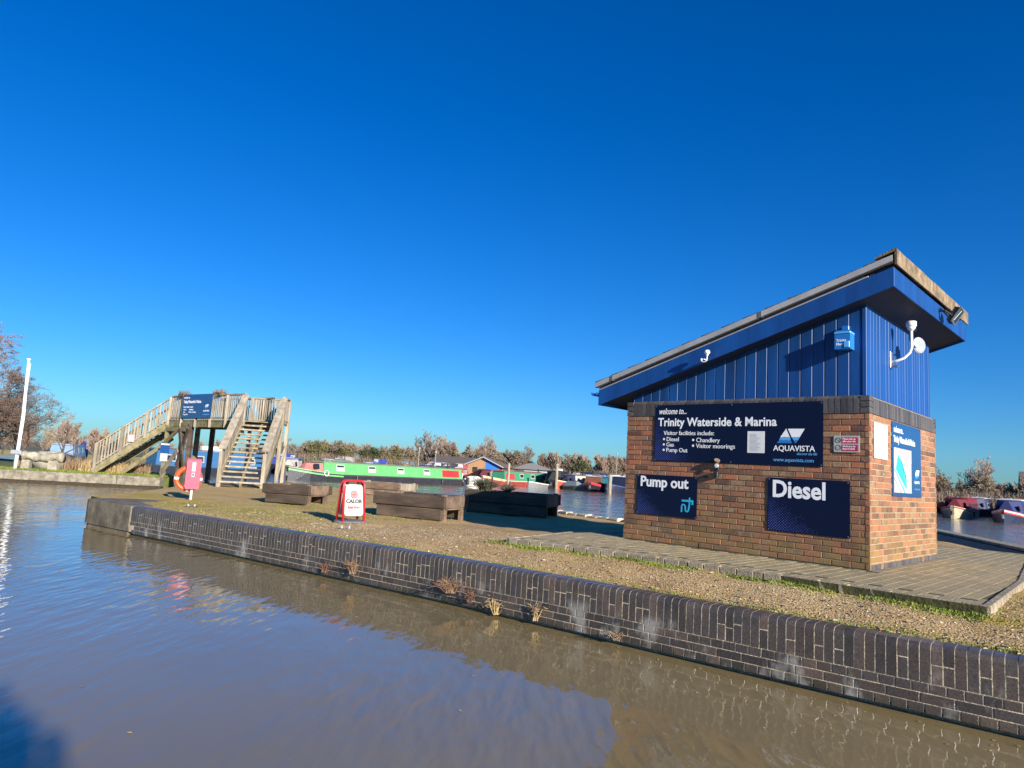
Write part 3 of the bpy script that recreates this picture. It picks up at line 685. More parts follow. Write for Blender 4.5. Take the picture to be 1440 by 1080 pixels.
# boarded upper walls
SL = .31
def zf(u): return 3.343 - SL * (u + .361)       # underside of the sloping barge board
MB().prism([(.085, 2.08), (3.42, 2.08), (3.42, zf(3.42) + .04), (.085, zf(.085) + .04)], -HD + .09, -.09, 'y').obj('upper_wall', M['soffit'], hut)
def board(x0, x1, zb, zt0, zt1, ch=.009, th=.022):
    """A tongued board with its two long edges cut back; front at y = 0."""
    pr = [(x0, -th), (x0, -ch), (x0 + ch, 0), (x1 - ch, 0), (x1, -ch), (x1, -th)]
    zt = lambda x: zt0 + (zt1 - zt0) * (x - x0) / (x1 - x0)
    n_ = len(pr); mb = MB()
    return mb.add([(x, y, zb) for x, y in pr] + [(x, y, zt(x)) for x, y in pr], [(i, i + 1, n_ + i + 1, n_ + i) for i in range(n_ - 1)] + [tuple(range(n_, 2 * n_))])
u = .055; PB = .152
MB().cbox(.048, .098, -.10, -.048, 2.10, zf(.05) + .05, .004).obj('corner_board', M['blue_paint'], hut)
u = .100
while u < 3.46:
    u1 = min(u + PB, 3.47)
    b_ = board(u, u1 - .002, 2.095, zf(u) + .05, zf(u1) + .05); b_.moved(Matrix.Translation((0, -.055 + rnd.uniform(-.002, .002), 0))); b_.obj('board', M['blue_paint'], hut); u = u1
o_ = .10; PB2 = .125
while o_ < HD - .06:
    o1 = min(o_ + PB2, HD - .055)
    b_ = board(0, o1 - o_ - .001, 2.095, zf(.06) + .05, zf(.06) + .05, .004)
    b_.obj('board', M['blue_paint'], hut, loc=(.055 + rnd.uniform(-.0015, .0015), -o1 + .001, 0), rz=math.pi / 2).scale = (1, 1, 1); o_ = o1
mb = MB(); mb.prism([(.08, 2.095), (3.47, 2.095), (3.47, zf(3.47) + .05), (.08, zf(.08) + .05)], -HD + .05, -HD + .07, 'y'); mb.box(3.45, 3.47, -HD + .07, -.08, 2.095, zf(3.47) + .04); mb.obj('rear_boarding', M['blue_paint'], hut)
# roof
U0, U1, O0, O1 = -.36, 3.89, .30, -3.42
def slope_slab(u0, u1, y0, y1, za, zb): return MB().prism([(u0, zf(u0) + za), (u1, zf(u1) + za), (u1, zf(u1) + zb), (u0, zf(u0) + zb)], y0, y1, 'y')
slope_slab(U0 + .02, U1 - .02, O1 + .02, O0 - .024, .035, .05).obj('soffit', M['soffit'], hut)
slope_slab(U0 + .02, U1 - .02, O1 + .02, O0 - .024, .10, .262).obj('roof_deck', M['soffit'], hut)
slope_slab(U0, U1, O0 - .022, O0, 0, .235).obj('barge_board', M['blue_paint'], hut)
slope_slab(U0, U1, O1, O1 + .02, 0, .235).obj('barge_board', M['blue_paint'], hut)
MB().cbox(U0, U0 + .02, O1, O0 - .0235, zf(U0) + .002, zf(U0) + .235, .003).obj('fascia_board', M['blue_paint'], hut)
MB().cbox(U1 - .02, U1, O1, O0 - .0235, zf(U1) + .002, zf(U1) + .235, .003).obj('fascia_board', M['blue_paint'], hut)
slope_slab(U0 + .28, U1 - .02, O0 - .03, O0 + .006, .236, .252).obj('undercloak', M['verge_light'], hut)
vs = U0 + .004
for k_, (a, b) in enumerate(((U0 + .004, 1.24), (1.26, 3.62), (3.64, U1 + .06))):
    slope_slab(a, b, O0 - .05, O0 + .034, .300, .373).obj('verge_strip', M['verge'], hut)
for u_ in (1.25, 3.63):
    slope_slab(u_ - .022, u_ + .022, O0 - .045, O0 + .040, .294, .379).obj('verge_clip', M['rubber'], hut)
slope_slab(U0 + .05, U1 + .03, O1, O0 - .051, .262, .30).obj('roof_batten', M['soffit'], hut)
NT = 14; tl_ = (U1 + .05 - U0) / NT; tw = (O0 + .01 - O1) / 12
cs = math.sqrt(1 + SL * SL); ang = math.atan(SL)
tile_me = MB().cbox(-tl_ * cs * .56, tl_ * cs * .56, -tw / 2 + .002, tw / 2 - .002, 0, .032, .006).jitter(.002, random.Random(5)).mesh('roof_tile', M['tile'])
for i in range(NT):
    for j in range(12):
        u_ = U0 + (i + .5) * tl_
        o = link(tile_me, 'roof_tile', hut, (u_, O1 + (j + .5) * tw, zf(u_) + .362), 0); o.rotation_euler = (0, ang - .05 + rnd.uniform(-.006, .006), 0)
rl = (O0 + .035 - O1) / 9
for j in range(9):     # hooded ridge tiles along the high edge
    r_ = random.Random(j); y0 = O1 + j * rl; mb = MB()
    mb.prism([(U0 - .045, zf(U0) + .255 + r_.uniform(-.004, .004)), (U0 - .022, zf(U0) + .255), (U0 - .022, zf(U0) + .415), (U0 + .20, zf(U0 + .2) + .405), (U0 + .20, zf(U0 + .2) + .425), (U0 - .02, zf(U0) + .452), (U0 - .045, zf(U0) + .44)], y0 + .003, y0 + rl - .003, 'y')
    mb.jitter(.003, r_).obj('ridge_tile', M['ridge'], hut)
gut = MB()
pr = [(U1 + .005 + .055 + .055 * math.cos(t), zf(U1) + .20 + .055 * math.sin(t)) for t in np.linspace(math.pi, 2 * math.pi, 9)]
pr += [(x * 0 + U1 + .06 + (.049) * math.cos(t), zf(U1) + .20 + .049 * math.sin(t)) for t in np.linspace(2 * math.pi, math.pi, 9)]
gut.prism(pr, O1 - .03, O0 + .05, 'y'); gut.obj('gutter', M['blue_paint'], hut)

# ------------------------------------------------------------------ signs on the pump house
FX = -E1
def board_sign(name, label, u0, zt, w, h, m, off=.003, th=.007, side=False, group=None, rim=None):
    """Flat board fixed on the wall; x from its near-left corner, y down negative."""
    origin = F(u0, off, zt) if not side else F(-off, -u0, zt)
    t = face_thing(name, label, 'sign', origin, FX if not side else -N1, group)
    r = .012; poly = []
    for cx_, cy_, a0 in ((w - r, -r, 0), (r, -r, 90), (r, -h + r, 180), (w - r, -h + r, 270)):
        for k_ in range(4): a = R(a0 + 30 * k_); poly.append((cx_ + r * math.cos(a), cy_ + r * math.sin(a)))
    MB().prism(poly, 0, th, 'z').obj('panel', m, t)
    if w > .6:
        for sx2 in ((.02, w / 2, w - .02) if w > 2 else (.02, w - .02)):
            for sy2 in (-.02, -h + .02): MB().prism(disc_poly(sx2, sy2, .008, 8), th, th + .003, 'z').obj('screw', M['steel'], t)
    return t, th + .0005
def dots(t, z, x0, y0, wd, hd, pitch, r0, seed=0):
    mb = MB(); j = 0; y = y0
    rr = random.Random(seed)
    while y < y0 + hd:
        x = x0 + (pitch / 2 if j % 2 else 0)
        while x < x0 + wd:
            fx, fy = (x - x0) / wd, (y - y0) / hd; d = 1 - fx - fy * .85 + rr.uniform(-.14, .14)
            if d > .03: mb.prism([(x + r0 * min(1, d + .35), y), (x, y + r0 * min(1, d + .35)), (x - r0 * min(1, d + .35), y), (x, y - r0 * min(1, d + .35))], z, z + .0008, 'z')
            x += pitch
        y += pitch * .5; j += 1
    tag(mb.obj('dot_pattern', M['dot'], t), kind='stuff')
def logo(t, z, x, y, w, m1='white', m2='sky_print', m3='mid_print'):
    """Two opposed sail shapes with waves in their lower half; x, y is the lower-left point."""
    h = w * .52; X = lambda a: x + a * w; Y = lambda a: y + a * h
    flat(t, 'emblem', [(X(.13), Y(.42)), (X(.19), Y(.40)), (X(.27), Y(.46)), (X(.34), Y(.41)), (X(.42), Y(.44)), (X(.475), Y(.40)), (X(.34), Y(1))], M[m1], z)
    flat(t, 'emblem', [(X(.55), Y(.40)), (X(.62), Y(.45)), (X(.70), Y(.41)), (X(.76), Y(.46)), (X(.82), Y(.42)), (X(1), Y(1)), (X(.40), Y(1))], M[m1], z)
    flat(t, 'emblem', [(X(.13), Y(.41)), (X(.19), Y(.39)), (X(.27), Y(.45)), (X(.34), Y(.40)), (X(.42), Y(.43)), (X(.48), Y(.39)), (X(.50), Y(.22)), (X(.42), Y(.17)), (X(.34), Y(.24)), (X(.27), Y(.18)), (X(.19), Y(.24)), (X(.09), Y(.19))], M[m2], z)
    flat(t, 'emblem', [(X(.55), Y(.39)), (X(.62), Y(.44)), (X(.70), Y(.40)), (X(.76), Y(.45)), (X(.82), Y(.41)), (X(.76), Y(.2)), (X(.70), Y(.22)), (X(.64), Y(.17)), (X(.60), Y(.25))], M[m2], z)
    flat(t, 'emblem', [(X(.08), Y(.18)), (X(.19), Y(.23)), (X(.27), Y(.17)), (X(.34), Y(.23)), (X(.42), Y(.16)), (X(.50), Y(.21)), (X(.56), Y(.0)), (X(0), Y(.0))], M[m3], z)
    flat(t, 'emblem', [(X(.61), Y(.23)), (X(.64), Y(.16)), (X(.70), Y(.21)), (X(.755), Y(.19)), (X(.69), Y(.02)), (X(.66), Y(.0))], M[m3], z)
def bullet(t, z, x, y): flat(t, 'bullet', disc_poly(x, y, .017, 14), M['white'], z)

t, z = board_sign('welcome_sign', 'wide navy welcome sign with white lettering listing visitor facilities on the brick front', 3.02, 2.037, 2.475, .838, M['navy'])
put_text(t, 'welcome to...', .06, -.138, .130, M['white'], z, shear=.35, fat=.0008, sx=.66)
put_text(t, 'Trinity Waterside & Marina', .055, -.315, .172, M['white'], z, fat=.0038, sx=.925, spacing=1.02)
put_text(t, 'Visitor facilities include:', .155, -.449, .090, M['white'], z, fat=.0002, sx=.96)
for i, s_ in enumerate(('Diesel', 'Gas', 'Pump Out')):
    bullet(t, z, .165, -.512 - i * .080); put_text(t, s_, .205, -.541 - i * .080, .088, M['white'], z, fat=.0002, sx=.96)
for i, s_ in enumerate(('Chandlery', 'Visitor moorings')):
    bullet(t, z, .650, -.519 - i * .083); put_text(t, s_, .697, -.549 - i * .083, .090, M['white'], z, fat=.0002, sx=.98)
logo(t, z, 1.88, -.545, .365)
put_text(t, 'AQUAVISTA', 1.835, -.645, .102, M['white'], z, fat=.0010, sx=.97)
put_text(t, 'discover the life', 2.14, -.695, .050, M['sky_print'], z, shear=.35, sx=.80)
put_text(t, 'www.aquavista.com', 1.835, -.785, .070, M['sky_print'], z, sx=.94)
dots(t, z, .02, -.82, .62, .60, .036, .0085, 1)
t2 = face_thing('paper_notice', 'white paper notice pinned on the wide navy welcome sign', 'notice', F(3.02 - 1.475, .0115, 2.037 - .39), FX)
MB().box(0, .24, -.293, 0, 0, .003).obj('sheet', M['white_plastic'], t2)  # brighter white than the sunlit notices, grazing light made up for in colour
mb = MB(); r_ = random.Random(4)
for i in range(15):
    mb.prism([(.03, -.04 - i * .016), (.03 + r_.uniform(.08, .17), -.04 - i * .016), (.03 + r_.uniform(.08, .17), -.046 - i * .016), (.03, -.046 - i * .016)], .0032, .0036, 'z')
mb.obj('print', M['grey_print'], t2)

t, z = board_sign('pump_out_sign', 'navy sign reading Pump out with a light blue hose symbol', 3.302, .988, 1.015, .595, M['navy'])
put_text(t, 'Pump out', .055, -.175, .215, M['white'], z, fat=.0055, sx=.96)
mb = MB()
hose = [(.775, -.515), (.775, -.43), (.79, -.405), (.815, -.405), (.835, -.43), (.835, -.485), (.86, -.505), (.885, -.485), (.90, -.39), (.90, -.30)]
for a, b in zip(hose, hose[1:]):
    mb.beam((a[0], a[1], z), (b[0], b[1], z), .022, .0015)
mb.box(.775, .96, -.362, -.335, z, z + .0016); mb.box(.935, .96, -.40, -.362, z, z + .0016)
mb.obj('hose_symbol', M['cyan'], t); dots(t, z, .02, -.58, .46, .36, .036, .0085, 2)
t, z = board_sign('diesel_sign', 'navy sign with large white word Diesel beside the pump house corner', 1.254, 1.037, 1.03, .69, M['navy'])
put_text(t, 'Diesel', .055, -.245, .305, M['white'], z, fat=.008, sx=.90)
dots(t, z, .02, -.67, .62, .42, .036, .0085, 3)
t, z = board_sign('safety_sign', 'small white sign with two red text panels at the brick corner', .415, 1.597, .303, .205, M['paper'], th=.008)
flat(t, 'red_panel', [(.095, -.02), (.285, -.02), (.285, -.095), (.095, -.095)], M['red_print'], z)
flat(t, 'red_panel', [(.095, -.112), (.285, -.112), (.285, -.188), (.095, -.188)], M['red_print'], z)
for s_, y in (('Please pick up', -.05), ('after your dog', -.08), ('All dogs to be', -.142), ('kept on leads', -.172)):
    put_text(t, s_, .105, y, .030, M['white'], z + .0016, sx=.88, fat=.0006)
for y in (-.058, -.150):
    ring_mb(.05, y, .028, .034, z).obj('circle_symbol', M['black_print'], t)
MB().beam((.028, -.036, z), (.072, -.08, z), .006, .0015).obj('circle_bar', M['black_print'], t)
flat(t, 'dog_symbol', [(.038, -.158), (.038, -.146), (.058, -.142), (.066, -.15), (.060, -.162)], M['grey_print'], z)
# on the sunlit side wall: white notice and map board
t, z = board_sign('white_notice', 'sunlit white notice with faint red lines on the side wall', .132, 1.785, .55, .448, M['paper'], th=.006, side=True)
mb = MB(); r_ = random.Random(9)
for i in range(14):
    y = -.11 - i * .022
    if i % 4 != 3: mb.prism([(.05, y), (.05 + r_.uniform(.34, .45), y), (.05 + r_.uniform(.34, .45), y - .011), (.05, y - .011)], z, z + .0008, 'z')
mb.prism(disc_poly(.275, -.06, .022), z, z + .0008, 'z'); mb.obj('print', M['pink_print'], t)
t, z = board_sign('map_sign', 'blue marina map board with a cyan lake on the sunlit side wall', .865, 1.862, 1.36, .975, M['map_blue'], side=True)
put_text(t, 'welcome to...', .06, -.135, .12, M['white'], z, shear=.35, fat=.0016, sx=.66)
put_text(t, 'Trinity Waterside & Marina', .06, -.265, .12, M['white'], z, fat=.003, sx=.74)
flat(t, 'map_face', [(.06, -.34), (.86, -.34), (.86, -.925), (.06, -.925)], M['paper'], z)
z += .002
flat(t, 'map_land', [(.06, -.34), (.30, -.34), (.60, -.62), (.74, -.90), (.66, -.90), (.30, -.44), (.06, -.40)], M['green_print'], z)
flat(t, 'map_land', [(.34, -.34), (.86, -.34), (.86, -.52), (.66, -.56)], M['pink_print'], z)
flat(t, 'map_lake', [(.14, -.62), (.24, -.43), (.40, -.50), (.60, -.70), (.63, -.85), (.56, -.85)], M['cyan'], z)
flat(t, 'map_canal', [(.06, -.62), (.09, -.62), (.58, -.925), (.52, -.925)], M['sky_print'], z)
flat(t, 'map_road', [(.06, -.74), (.075, -.73), (.40, -.925), (.36, -.925)], M['grey_print'], z)
z -= .002
logo(t, z, 1.02, -.72, .24); put_text(t, 'AQUAVISTA', 1.0, -.785, .055, M['white'], z, sx=.88); put_text(t, 'www.aquavista.com', 1.0, -.87, .036, M['sky_print'], z)

# ------------------------------------------------------------------ fittings on the pump house
t = face_thing('alarm_box', 'blue alarm box with white lettering on the boarded front near its corner', 'alarm', F(.375, -.05, 2.915), FX)
MB().prism([(0, -.02), (.02, 0), (.165, 0), (.185, -.02), (.185, -.24), (0, -.24)], 0, .155, 'z').obj('case', M['bell'], t)
MB().cbox(.115, .18, -.225, -.145, .154, .164, .004).obj('lens', M['bell_light'], t)
MB().cbox(-.004, .189, -.045, -.02, -.001, .162, .004).obj('cover_lip', M['bell_light'], t)
put_text(t, 'Trinity', .018, -.145, .046, M['white'], .1555, fat=.0008, sx=.95); put_text(t, 'Marina', .018, -.192, .046, M['white'], .1555, fat=.0008, sx=.95)
MB().cbox(.05, .135, .0, .075, .0, .05, .005).obj('junction_box', M['bell'], t)
t = face_thing('dome_aerial', 'small white mushroom aerial on a hooked bracket in front of the barge board', 'aerial', F(1.97, .302, 2.60), FX)
hook = [(-.055, .02, .0), (-.055, .02, .10)] + [(-.035 + .045 * math.cos(a), .02 + .045 * math.sin(a), .12) for a in np.linspace(math.pi, 2 * math.pi, 8)] + [(.012, .06, .12)]
MB().tube(hook, .009, 8).obj('bracket', M['white_plastic'], t, True)
MB().lathe([(.0, .055), (.016, .055), (.02, .075), (.022, .085), (.034, .087), (.04, .105), (.038, .122), (.026, .138), (.0, .142)], 14, 'y', (.012, 0, .12)).obj('dome', M['white_plastic'], t, True)
t = face_thing('camera_bracket', 'white swan neck pole bracket on the blue boarded side wall', 'bracket', F(.05, -1.04, 2.70), -N1)
MB().cbox(-.045, .045, -.11, .11, 0, .014, .004).obj('wall_plate', M['steel'], t)
neck = [(0, -.03, .01), (.0, -.02, .08), (.03, .02, .16), (.05, .09, .22), (.055, .16, .24), (.055, .26, .24), (.055, .40, .24)]
MB().tube(neck, .018, 10).obj('neck', M['white_plastic'], t, True)
MB().tube([(0, -.08, .01), (0, -.09, .09)], .02, 8).obj('lower_clamp', M['steel'], t)
t = face_thing('dome_camera', 'white dome security camera on top of the swan neck pole under the soffit', 'camera', F(.05 - .24, -1.095, 3.10), -N1); t.scale = (.8, .85, .8)
MB().lathe([(.0, .13), (.075, .13), (.08, .12), (.078, .06), (.07, .045), (.0, .04)], 18, 'y', (0, 0, 0)).obj('housing', M['white_plastic'], t, True)
MB().lathe([(.066, .045), (.06, .015), (.04, -.012), (.015, -.022), (.0, -.023)], 16, 'y', (0, 0, 0)).obj('dome', M['white_plastic'], t, True)
MB().lathe([(.0, 0), (.024, 0), (.024, .03), (.0, .03)], 12, 'z', (.018, .0, .035)).obj('lens', M['glass'], t)
t = face_thing('dish_aerial', 'round grey white dish aerial clamped beside the swan neck pole', 'aerial', F(.05 - .27, -1.34, 2.93), -N1)
MB().lathe([(.0, -.012), (.06, -.010), (.098, .0), (.102, .010), (.095, .012), (.0, .004)], 24, 'x', (0, 0, 0)).moved(Matrix.Rotation(R(-118), 4, 'Y')).obj('dish', M['grey_plastic'], t, True)
ring = MB(); 
ring.tube([(.103 * math.cos(a), .103 * math.sin(a), .0) for a in np.linspace(0, 2 * math.pi, 25)], .006, 6).moved(Matrix.Rotation(R(-28), 4, 'Y')); ring.obj('rim', M['white_plastic'], t, True)
MB().tube([(-.185, -.04, .0), (-.08, -.03, -.01), (-.02, -.01, -.01)], .012, 8).obj('clamp', M['white_plastic'], t, True)
t = face_thing('floodlight', 'black floodlight with pale rim hung from the high fascia', 'lamp', F(-.365, -1.86, 3.42), -N1)
MB().beam((-.05, .10, .01), (-.05, -.02, .10), .05, .02).obj('arm', M['black'], t)
MB().tube([(-.07, .06, .0), (-.07, .06, .07), (.0, .0, .14)], .016, 6).obj('hinge', M['black'], t)
tilt = Matrix.Translation((.05, .0, .17)) @ Matrix.Rotation(R(-12), 4, 'Y') @ Matrix.Rotation(R(22), 4, 'X') @ Matrix.Rotation(R(-24), 4, 'Z') @ Matrix.Diagonal((.8, .92, 1, 1))
MB().prism([(-.07, -.12), (.07, -.12), (.07, .12), (-.07, .12)], -.05, .03, 'z').moved(tilt).obj('housing', M['black'], t)
mb = MB(); mb.box(-.085, .085, -.135, -.115, .02, .04); mb.box(-.085, .085, .115, .135, .02, .04); mb.box(-.085, -.067, -.115, .115, .02, .04); mb.box(.067, .085, -.115, .115, .02, .04)
mb.moved(tilt).obj('rim', M['steel'], t)
MB().box(-.066, .066, -.114, .114, .031, .034).moved(tilt).obj('glass', M['glass'], t)
MB().beam((-.045, -.1, .036), (.0, .1, .036), .008, .004).moved(tilt).obj('tube', M['white_plastic'], t)
t = face_thing('wall_spotlight', 'small black and cream spotlight just below the wide welcome sign', 'lamp', F(1.99, .0, 1.13), FX)
MB().cbox(-.03, .03, -.03, .03, 0, .02, .004).obj('base', M['black'], t)
MB().lathe([(.0, 0), (.022, 0), (.03, .05), (.042, .10), (.0, .10)], 12, 'z').moved(Matrix.Translation((-.01, .03, .02)) @ Matrix.Rotation(R(-60), 4, 'X') @ Matrix.Rotation(R(25), 4, 'Y')).obj('lamp_head', M['warm_timber'], t)
MB().cbox(-.02, .045, -.13, -.05, .01, .07, .01).obj('sensor', M['black'], t)
MB().lathe([(.0, 0), (.026, 0), (.03, .02), (.0, .022)], 10, 'z', (.03, .03, .06)).obj('lens', M['white_plastic'], t)

# ------------------------------------------------------------------ timber planters
def planter(label, near, ang, L, Wd, H, sides='dark_timber', endm='warm_timber', legend=True, plank2=True):  # default sides darker than ends: grazing light put into the timber colour
    """near: the near corner; x runs away from it along the long side, y along the end."""
    t = thing('timber_planter', label, 'planter', (near[0], near[1], near[2]), ang, 'timber planters on the strip of land')
    h2 = H * .5; g = .012; sg = 1 if Wd > 0 else -1
    for y in (.0, Wd):
        s_ = (1 if y == 0 else -1) if Wd < 0 else (-1 if y == 0 else 1)
        MB().cbox(-.06, L + .06, y - .04 + s_ * .03, y + .04 + s_ * .03, h2 + g, H, .01).jitter(.004, rq).obj('plank', M[sides], t)
        MB().cbox(.02, L - .02, y - .035, y + .035, .03, h2 - g, .01).jitter(.004, rq).obj('plank', M[sides], t)
    for x in (0.0, L):
        MB().cbox(x - .04, x + .04, sg * .075, Wd - sg * .075, h2 + g, H + .004, .01).jitter(.004, rq).obj('end_plank', M[endm], t)
    for x in (.03, L - .03):
        for y in (sg * .09, Wd - sg * .09): MB().cbox(x - .05, x + .05, y - .05, y + .05, 0, H + .03, .008).obj('post', M[endm], t)
    MB().cbox(-.02, L + .02, -.02 * sg, Wd + .02 * sg, h2 - .02, h2 + .01, .004).obj('bottom_board', M[endm], t)
    MB().box(.05, L - .05, .045 * sg, Wd - .045 * sg, h2 + .02, H - .05).obj('soil', M['soil'], t)
    return t
planter('dark plank planter with an open end nearest the footbridge stairs', (-4.72, 16.76, -.21), R(180 - 14), 1.15, -1.0, .47)
planter('dark plank planter with a pale open end just behind the red framed sign', (-1.25, 14.30, -.21), R(180 - 24), 1.62, -.95, .52)
planter('black planter lying in the shadow of the brick pump house', (1.01, 17.35, -.21), R(180 - 22), 2.15, -1.0, .58, 'dark_timber', 'dark_timber')
planter('planter with a bright tan end farthest along toward the marina', (-3.6, 23.6, -.21), R(180 - 20), 1.9, -1.2, .46, 'warm_timber', 'timber')
def tuft(name, label, cat, loc, n, h, spread, mats, thick=.004, seed=0, droop=.4, group=None):
    """A dry plant: stems that lean out from one root."""
    r = random.Random(seed); t = thing(name, label, cat, loc, group=group)
    for mi, m in enumerate(mats):
        mb = MB()
        for i in range(n // len(mats)):
            a = r.uniform(0, 2 * math.pi); hh = h * r.uniform(.5, 1); sp = spread * r.uniform(.1, 1)
            p = Vector((r.uniform(-.05, .05) * spread * 4, r.uniform(-.05, .05) * spread * 4, 0)); q = p + Vector((math.cos(a) * sp * .45, math.sin(a) * sp * .45, hh * .65)); e = p + Vector((math.cos(a) * sp, math.sin(a) * sp, hh * (1 - droop * r.random())))
            mb.tube([p, q, e], [thick, thick * .8, thick * .3], 3, False)
            for _ in range(3):
                b_ = q.lerp(e, r.random()); mb.tube([b_, b_ + Vector((r.uniform(-1, 1), r.uniform(-1, 1), r.uniform(-.2, 1))) * h * .22], [thick * .6, thick * .2], 3, False)
        mb.obj('stems', m, t)
    return t
tuft('planter_shrub', 'dark bushy dead plant standing up from the shaded black planter', 'plant', (-.55, 18.75, .3), 300, .42, .42, (M['bark'], M['evergreen']), .009, 5)
tuft('planter_shrub', 'smaller dark plant beside the bushy one in the shaded planter', 'plant', (.05, 18.35, .3), 190, .30, .26, (M['bark'], M['evergreen']), .008, 6)

# ------------------------------------------------------------------ A-board with red frame
t = thing('a_board', 'red framed white A-board sign standing on the gravel', 'sign', (-2.83, 12.95, -.2), R(38)); t.scale = (.92, .92, .96)
wA, hA = .45, .80
def bent(w, h, r):
    P = [(-w / 2, 0, 0), (-w / 2, 0, h - r)] + [(-w / 2 + r - r * math.cos(a), 0, h - r + r * math.sin(a)) for a in np.linspace(.3, math.pi / 2, 5)]
    return P + [(-x, y, z) for x, y, z in P[::-1]]
for s_ in (-1, 1):
    mtx = Matrix.Translation((0, s_ * .16, 0)) @ Matrix.Rotation(s_ * R(9), 4, 'X')
    fr = MB(); fr.tube(bent(wA, hA, .09), .024, 8); fr.moved(mtx); fr.obj('frame', M['red'], t, True)
    pp = []
    for cx_, cz_, a0 in ((wA / 2 - .10, hA - .13, 0), (-wA / 2 + .10, hA - .13, 90), (-wA / 2 + .08, .19, 180), (wA / 2 - .08, .19, 270)):
        for k_ in range(4): a = R(a0 + 30 * k_); pp.append((cx_ + .06 * math.cos(a), cz_ + .06 * math.sin(a)))
    pn = MB().prism(pp, -.006, .006, 'y').moved(mtx).obj('panel', M['paper'], t)
    for x in (-.12, .12): MB().cbox(x - .012, x + .012, -.012, .012, hA - .075, hA - .02, .003).moved(mtx).obj('hook', M['black'], t)
    if s_ == -1:
        fm = mtx @ Matrix.Translation((0, -.0075, 0)) @ Matrix.Rotation(R(90), 4, 'X')
        ring_mb(0, .535, .058, .074, 0).moved(fm).obj('emblem', M['red_print'], t); ring_mb(0, .535, .032, .045, 0).moved(fm).obj('emblem', M['red_print'], t)
        MB().prism([(-.02, .515), (.02, .515), (.024, .545), (0, .562), (-.024, .545)], 0, .0015, 'z').moved(fm).obj('emblem', M['orange'], t)
        text_mb('CALOR', .095, align='CENTER', sx=1.10, fat=.0045).moved(fm @ Matrix.Translation((0, .375, 0))).obj('lettering', M['black_print'], t)
        text_mb('Sold Here', .066, align='CENTER', fat=.0035).moved(fm @ Matrix.Translation((0, .27, 0))).obj('lettering', M['red_print'], t)
MB().lathe([(.0, 0), (.30, 0), (.29, .03), (.20, .045), (.0, .05)], 20, 'z').moved(Matrix.Diagonal((1.15, .85, 1, 1))).obj('base', M['rubber'], t)
t = thing('mooring_ring', 'small pale metal mooring fitting set in the gravel before the red framed sign', 'fitting', (-2.6, 11.6, -.2), R(20))
for x in (-.06, .06): MB().cbox(x - .016, x + .016, -.02, .02, 0, .06, .006).obj('lug', M['grey_plastic'], t)
MB().cbox(-.16, .16, -.05, .05, -.02, .012, .004).obj('plate', M['black'], t)
t = thing('mooring_ring', 'small pale metal mooring fitting near the rescue ring post', 'fitting', (-6.35, 14.25, -.2), R(20))
for x in (-.06, .06): MB().cbox(x - .016, x + .016, -.02, .02, 0, .06, .006).obj('lug', M['grey_plastic'], t)
MB().cbox(-.12, .12, -.05, .05, -.02, .012, .004).obj('plate', M['black'], t)

# ------------------------------------------------------------------ rescue ring station
LB = (-7.32, 16.33, -.2)
t = thing('rescue_post', 'white post with a faded red rescue ring housing', 'post', LB, R(22))
MB().tube([(0, 0, -.1), (0, 0, .55)], .03, 10).obj('post', M['white_plastic'], t, True)
MB().prism([(-.14, .25), (.14, .25), (.155, .30), (.155, .90), (.14, .94), (-.14, .94), (-.155, .90), (-.155, .30)], -.11, .02, 'y').obj('housing', M['faded_red'], t)
MB().cbox(-.165, .165, -.12, .03, .925, .955, .01).obj('housing_top', M['faded_red'], t)
flat_ = MB().box(-.04, .04, -.1125, -.1105, .66, .87).obj('notice', M['paper'], t)
MB().box(-.035, .035, -.114, -.1105, .53, .63).obj('instruction_plate', M['grey_print'], t)
MB().box(-.015, .015, -.1155, -.1142, .56, .60).obj('handle', M['black'], t)
t = thing('life_ring', 'orange life ring with white bands hung behind the faded red housing', 'life ring', LB, R(22))
def torus_arc(mb, a0, a1, R0, r0, n=10, m=10, cx_=0, cz_=0, y=0):
    pts_ = [(cx_ + R0 * math.cos(a), y, cz_ + R0 * math.sin(a)) for a in np.linspace(a0, a1, n)]; return mb.tube(pts_, r0, m)
torus_arc(MB(), 0, 2 * math.pi, .25, .052, 40, 12, -.10, .48, .09).obj('ring', M['orange'], t, True)
for k_ in range(4): torus_arc(MB(), k_ * math.pi / 2 - .11, k_ * math.pi / 2 + .11, .25, .0545, 5, 12, -.10, .48, .09).obj('band', M['white'], t, True)
rope = [(-.10 + (.306 if k_ % 2 == 0 else .314) * math.cos(a), .09 + .01, .48 + .31 * math.sin(a)) for k_, a in enumerate(np.linspace(0, 2 * math.pi, 33))]
MB().tube(rope, .003, 5).obj('grab_rope', M['timber'], t)

# ------------------------------------------------------------------ timber footbridge
ZD = 2.19
br = thing('footbridge', 'weathered timber footbridge with two stair flights over the marina entrance', 'bridge', (-14.5, 29.5, -.2))
BL = Vector(br.location)
def bm_(p, q, w, h, name, m='timber', c=.006, upv=(0, 0, 1)): return MB().beam(Vector(p) - BL, Vector(q) - BL, w, h, upv, c).obj(name, M[m], br)
def post(x, y, z0, z1, w=.12, m='timber', name='post'): return MB().cbox(x - BL.x - w / 2, x - BL.x + w / 2, y - BL.y - w / 2, y - BL.y + w / 2, z0 - BL.z, z1 - BL.z, .008).obj(name, M[m], br)
V3 = lambda p, z: Vector((p[0], p[1], z))
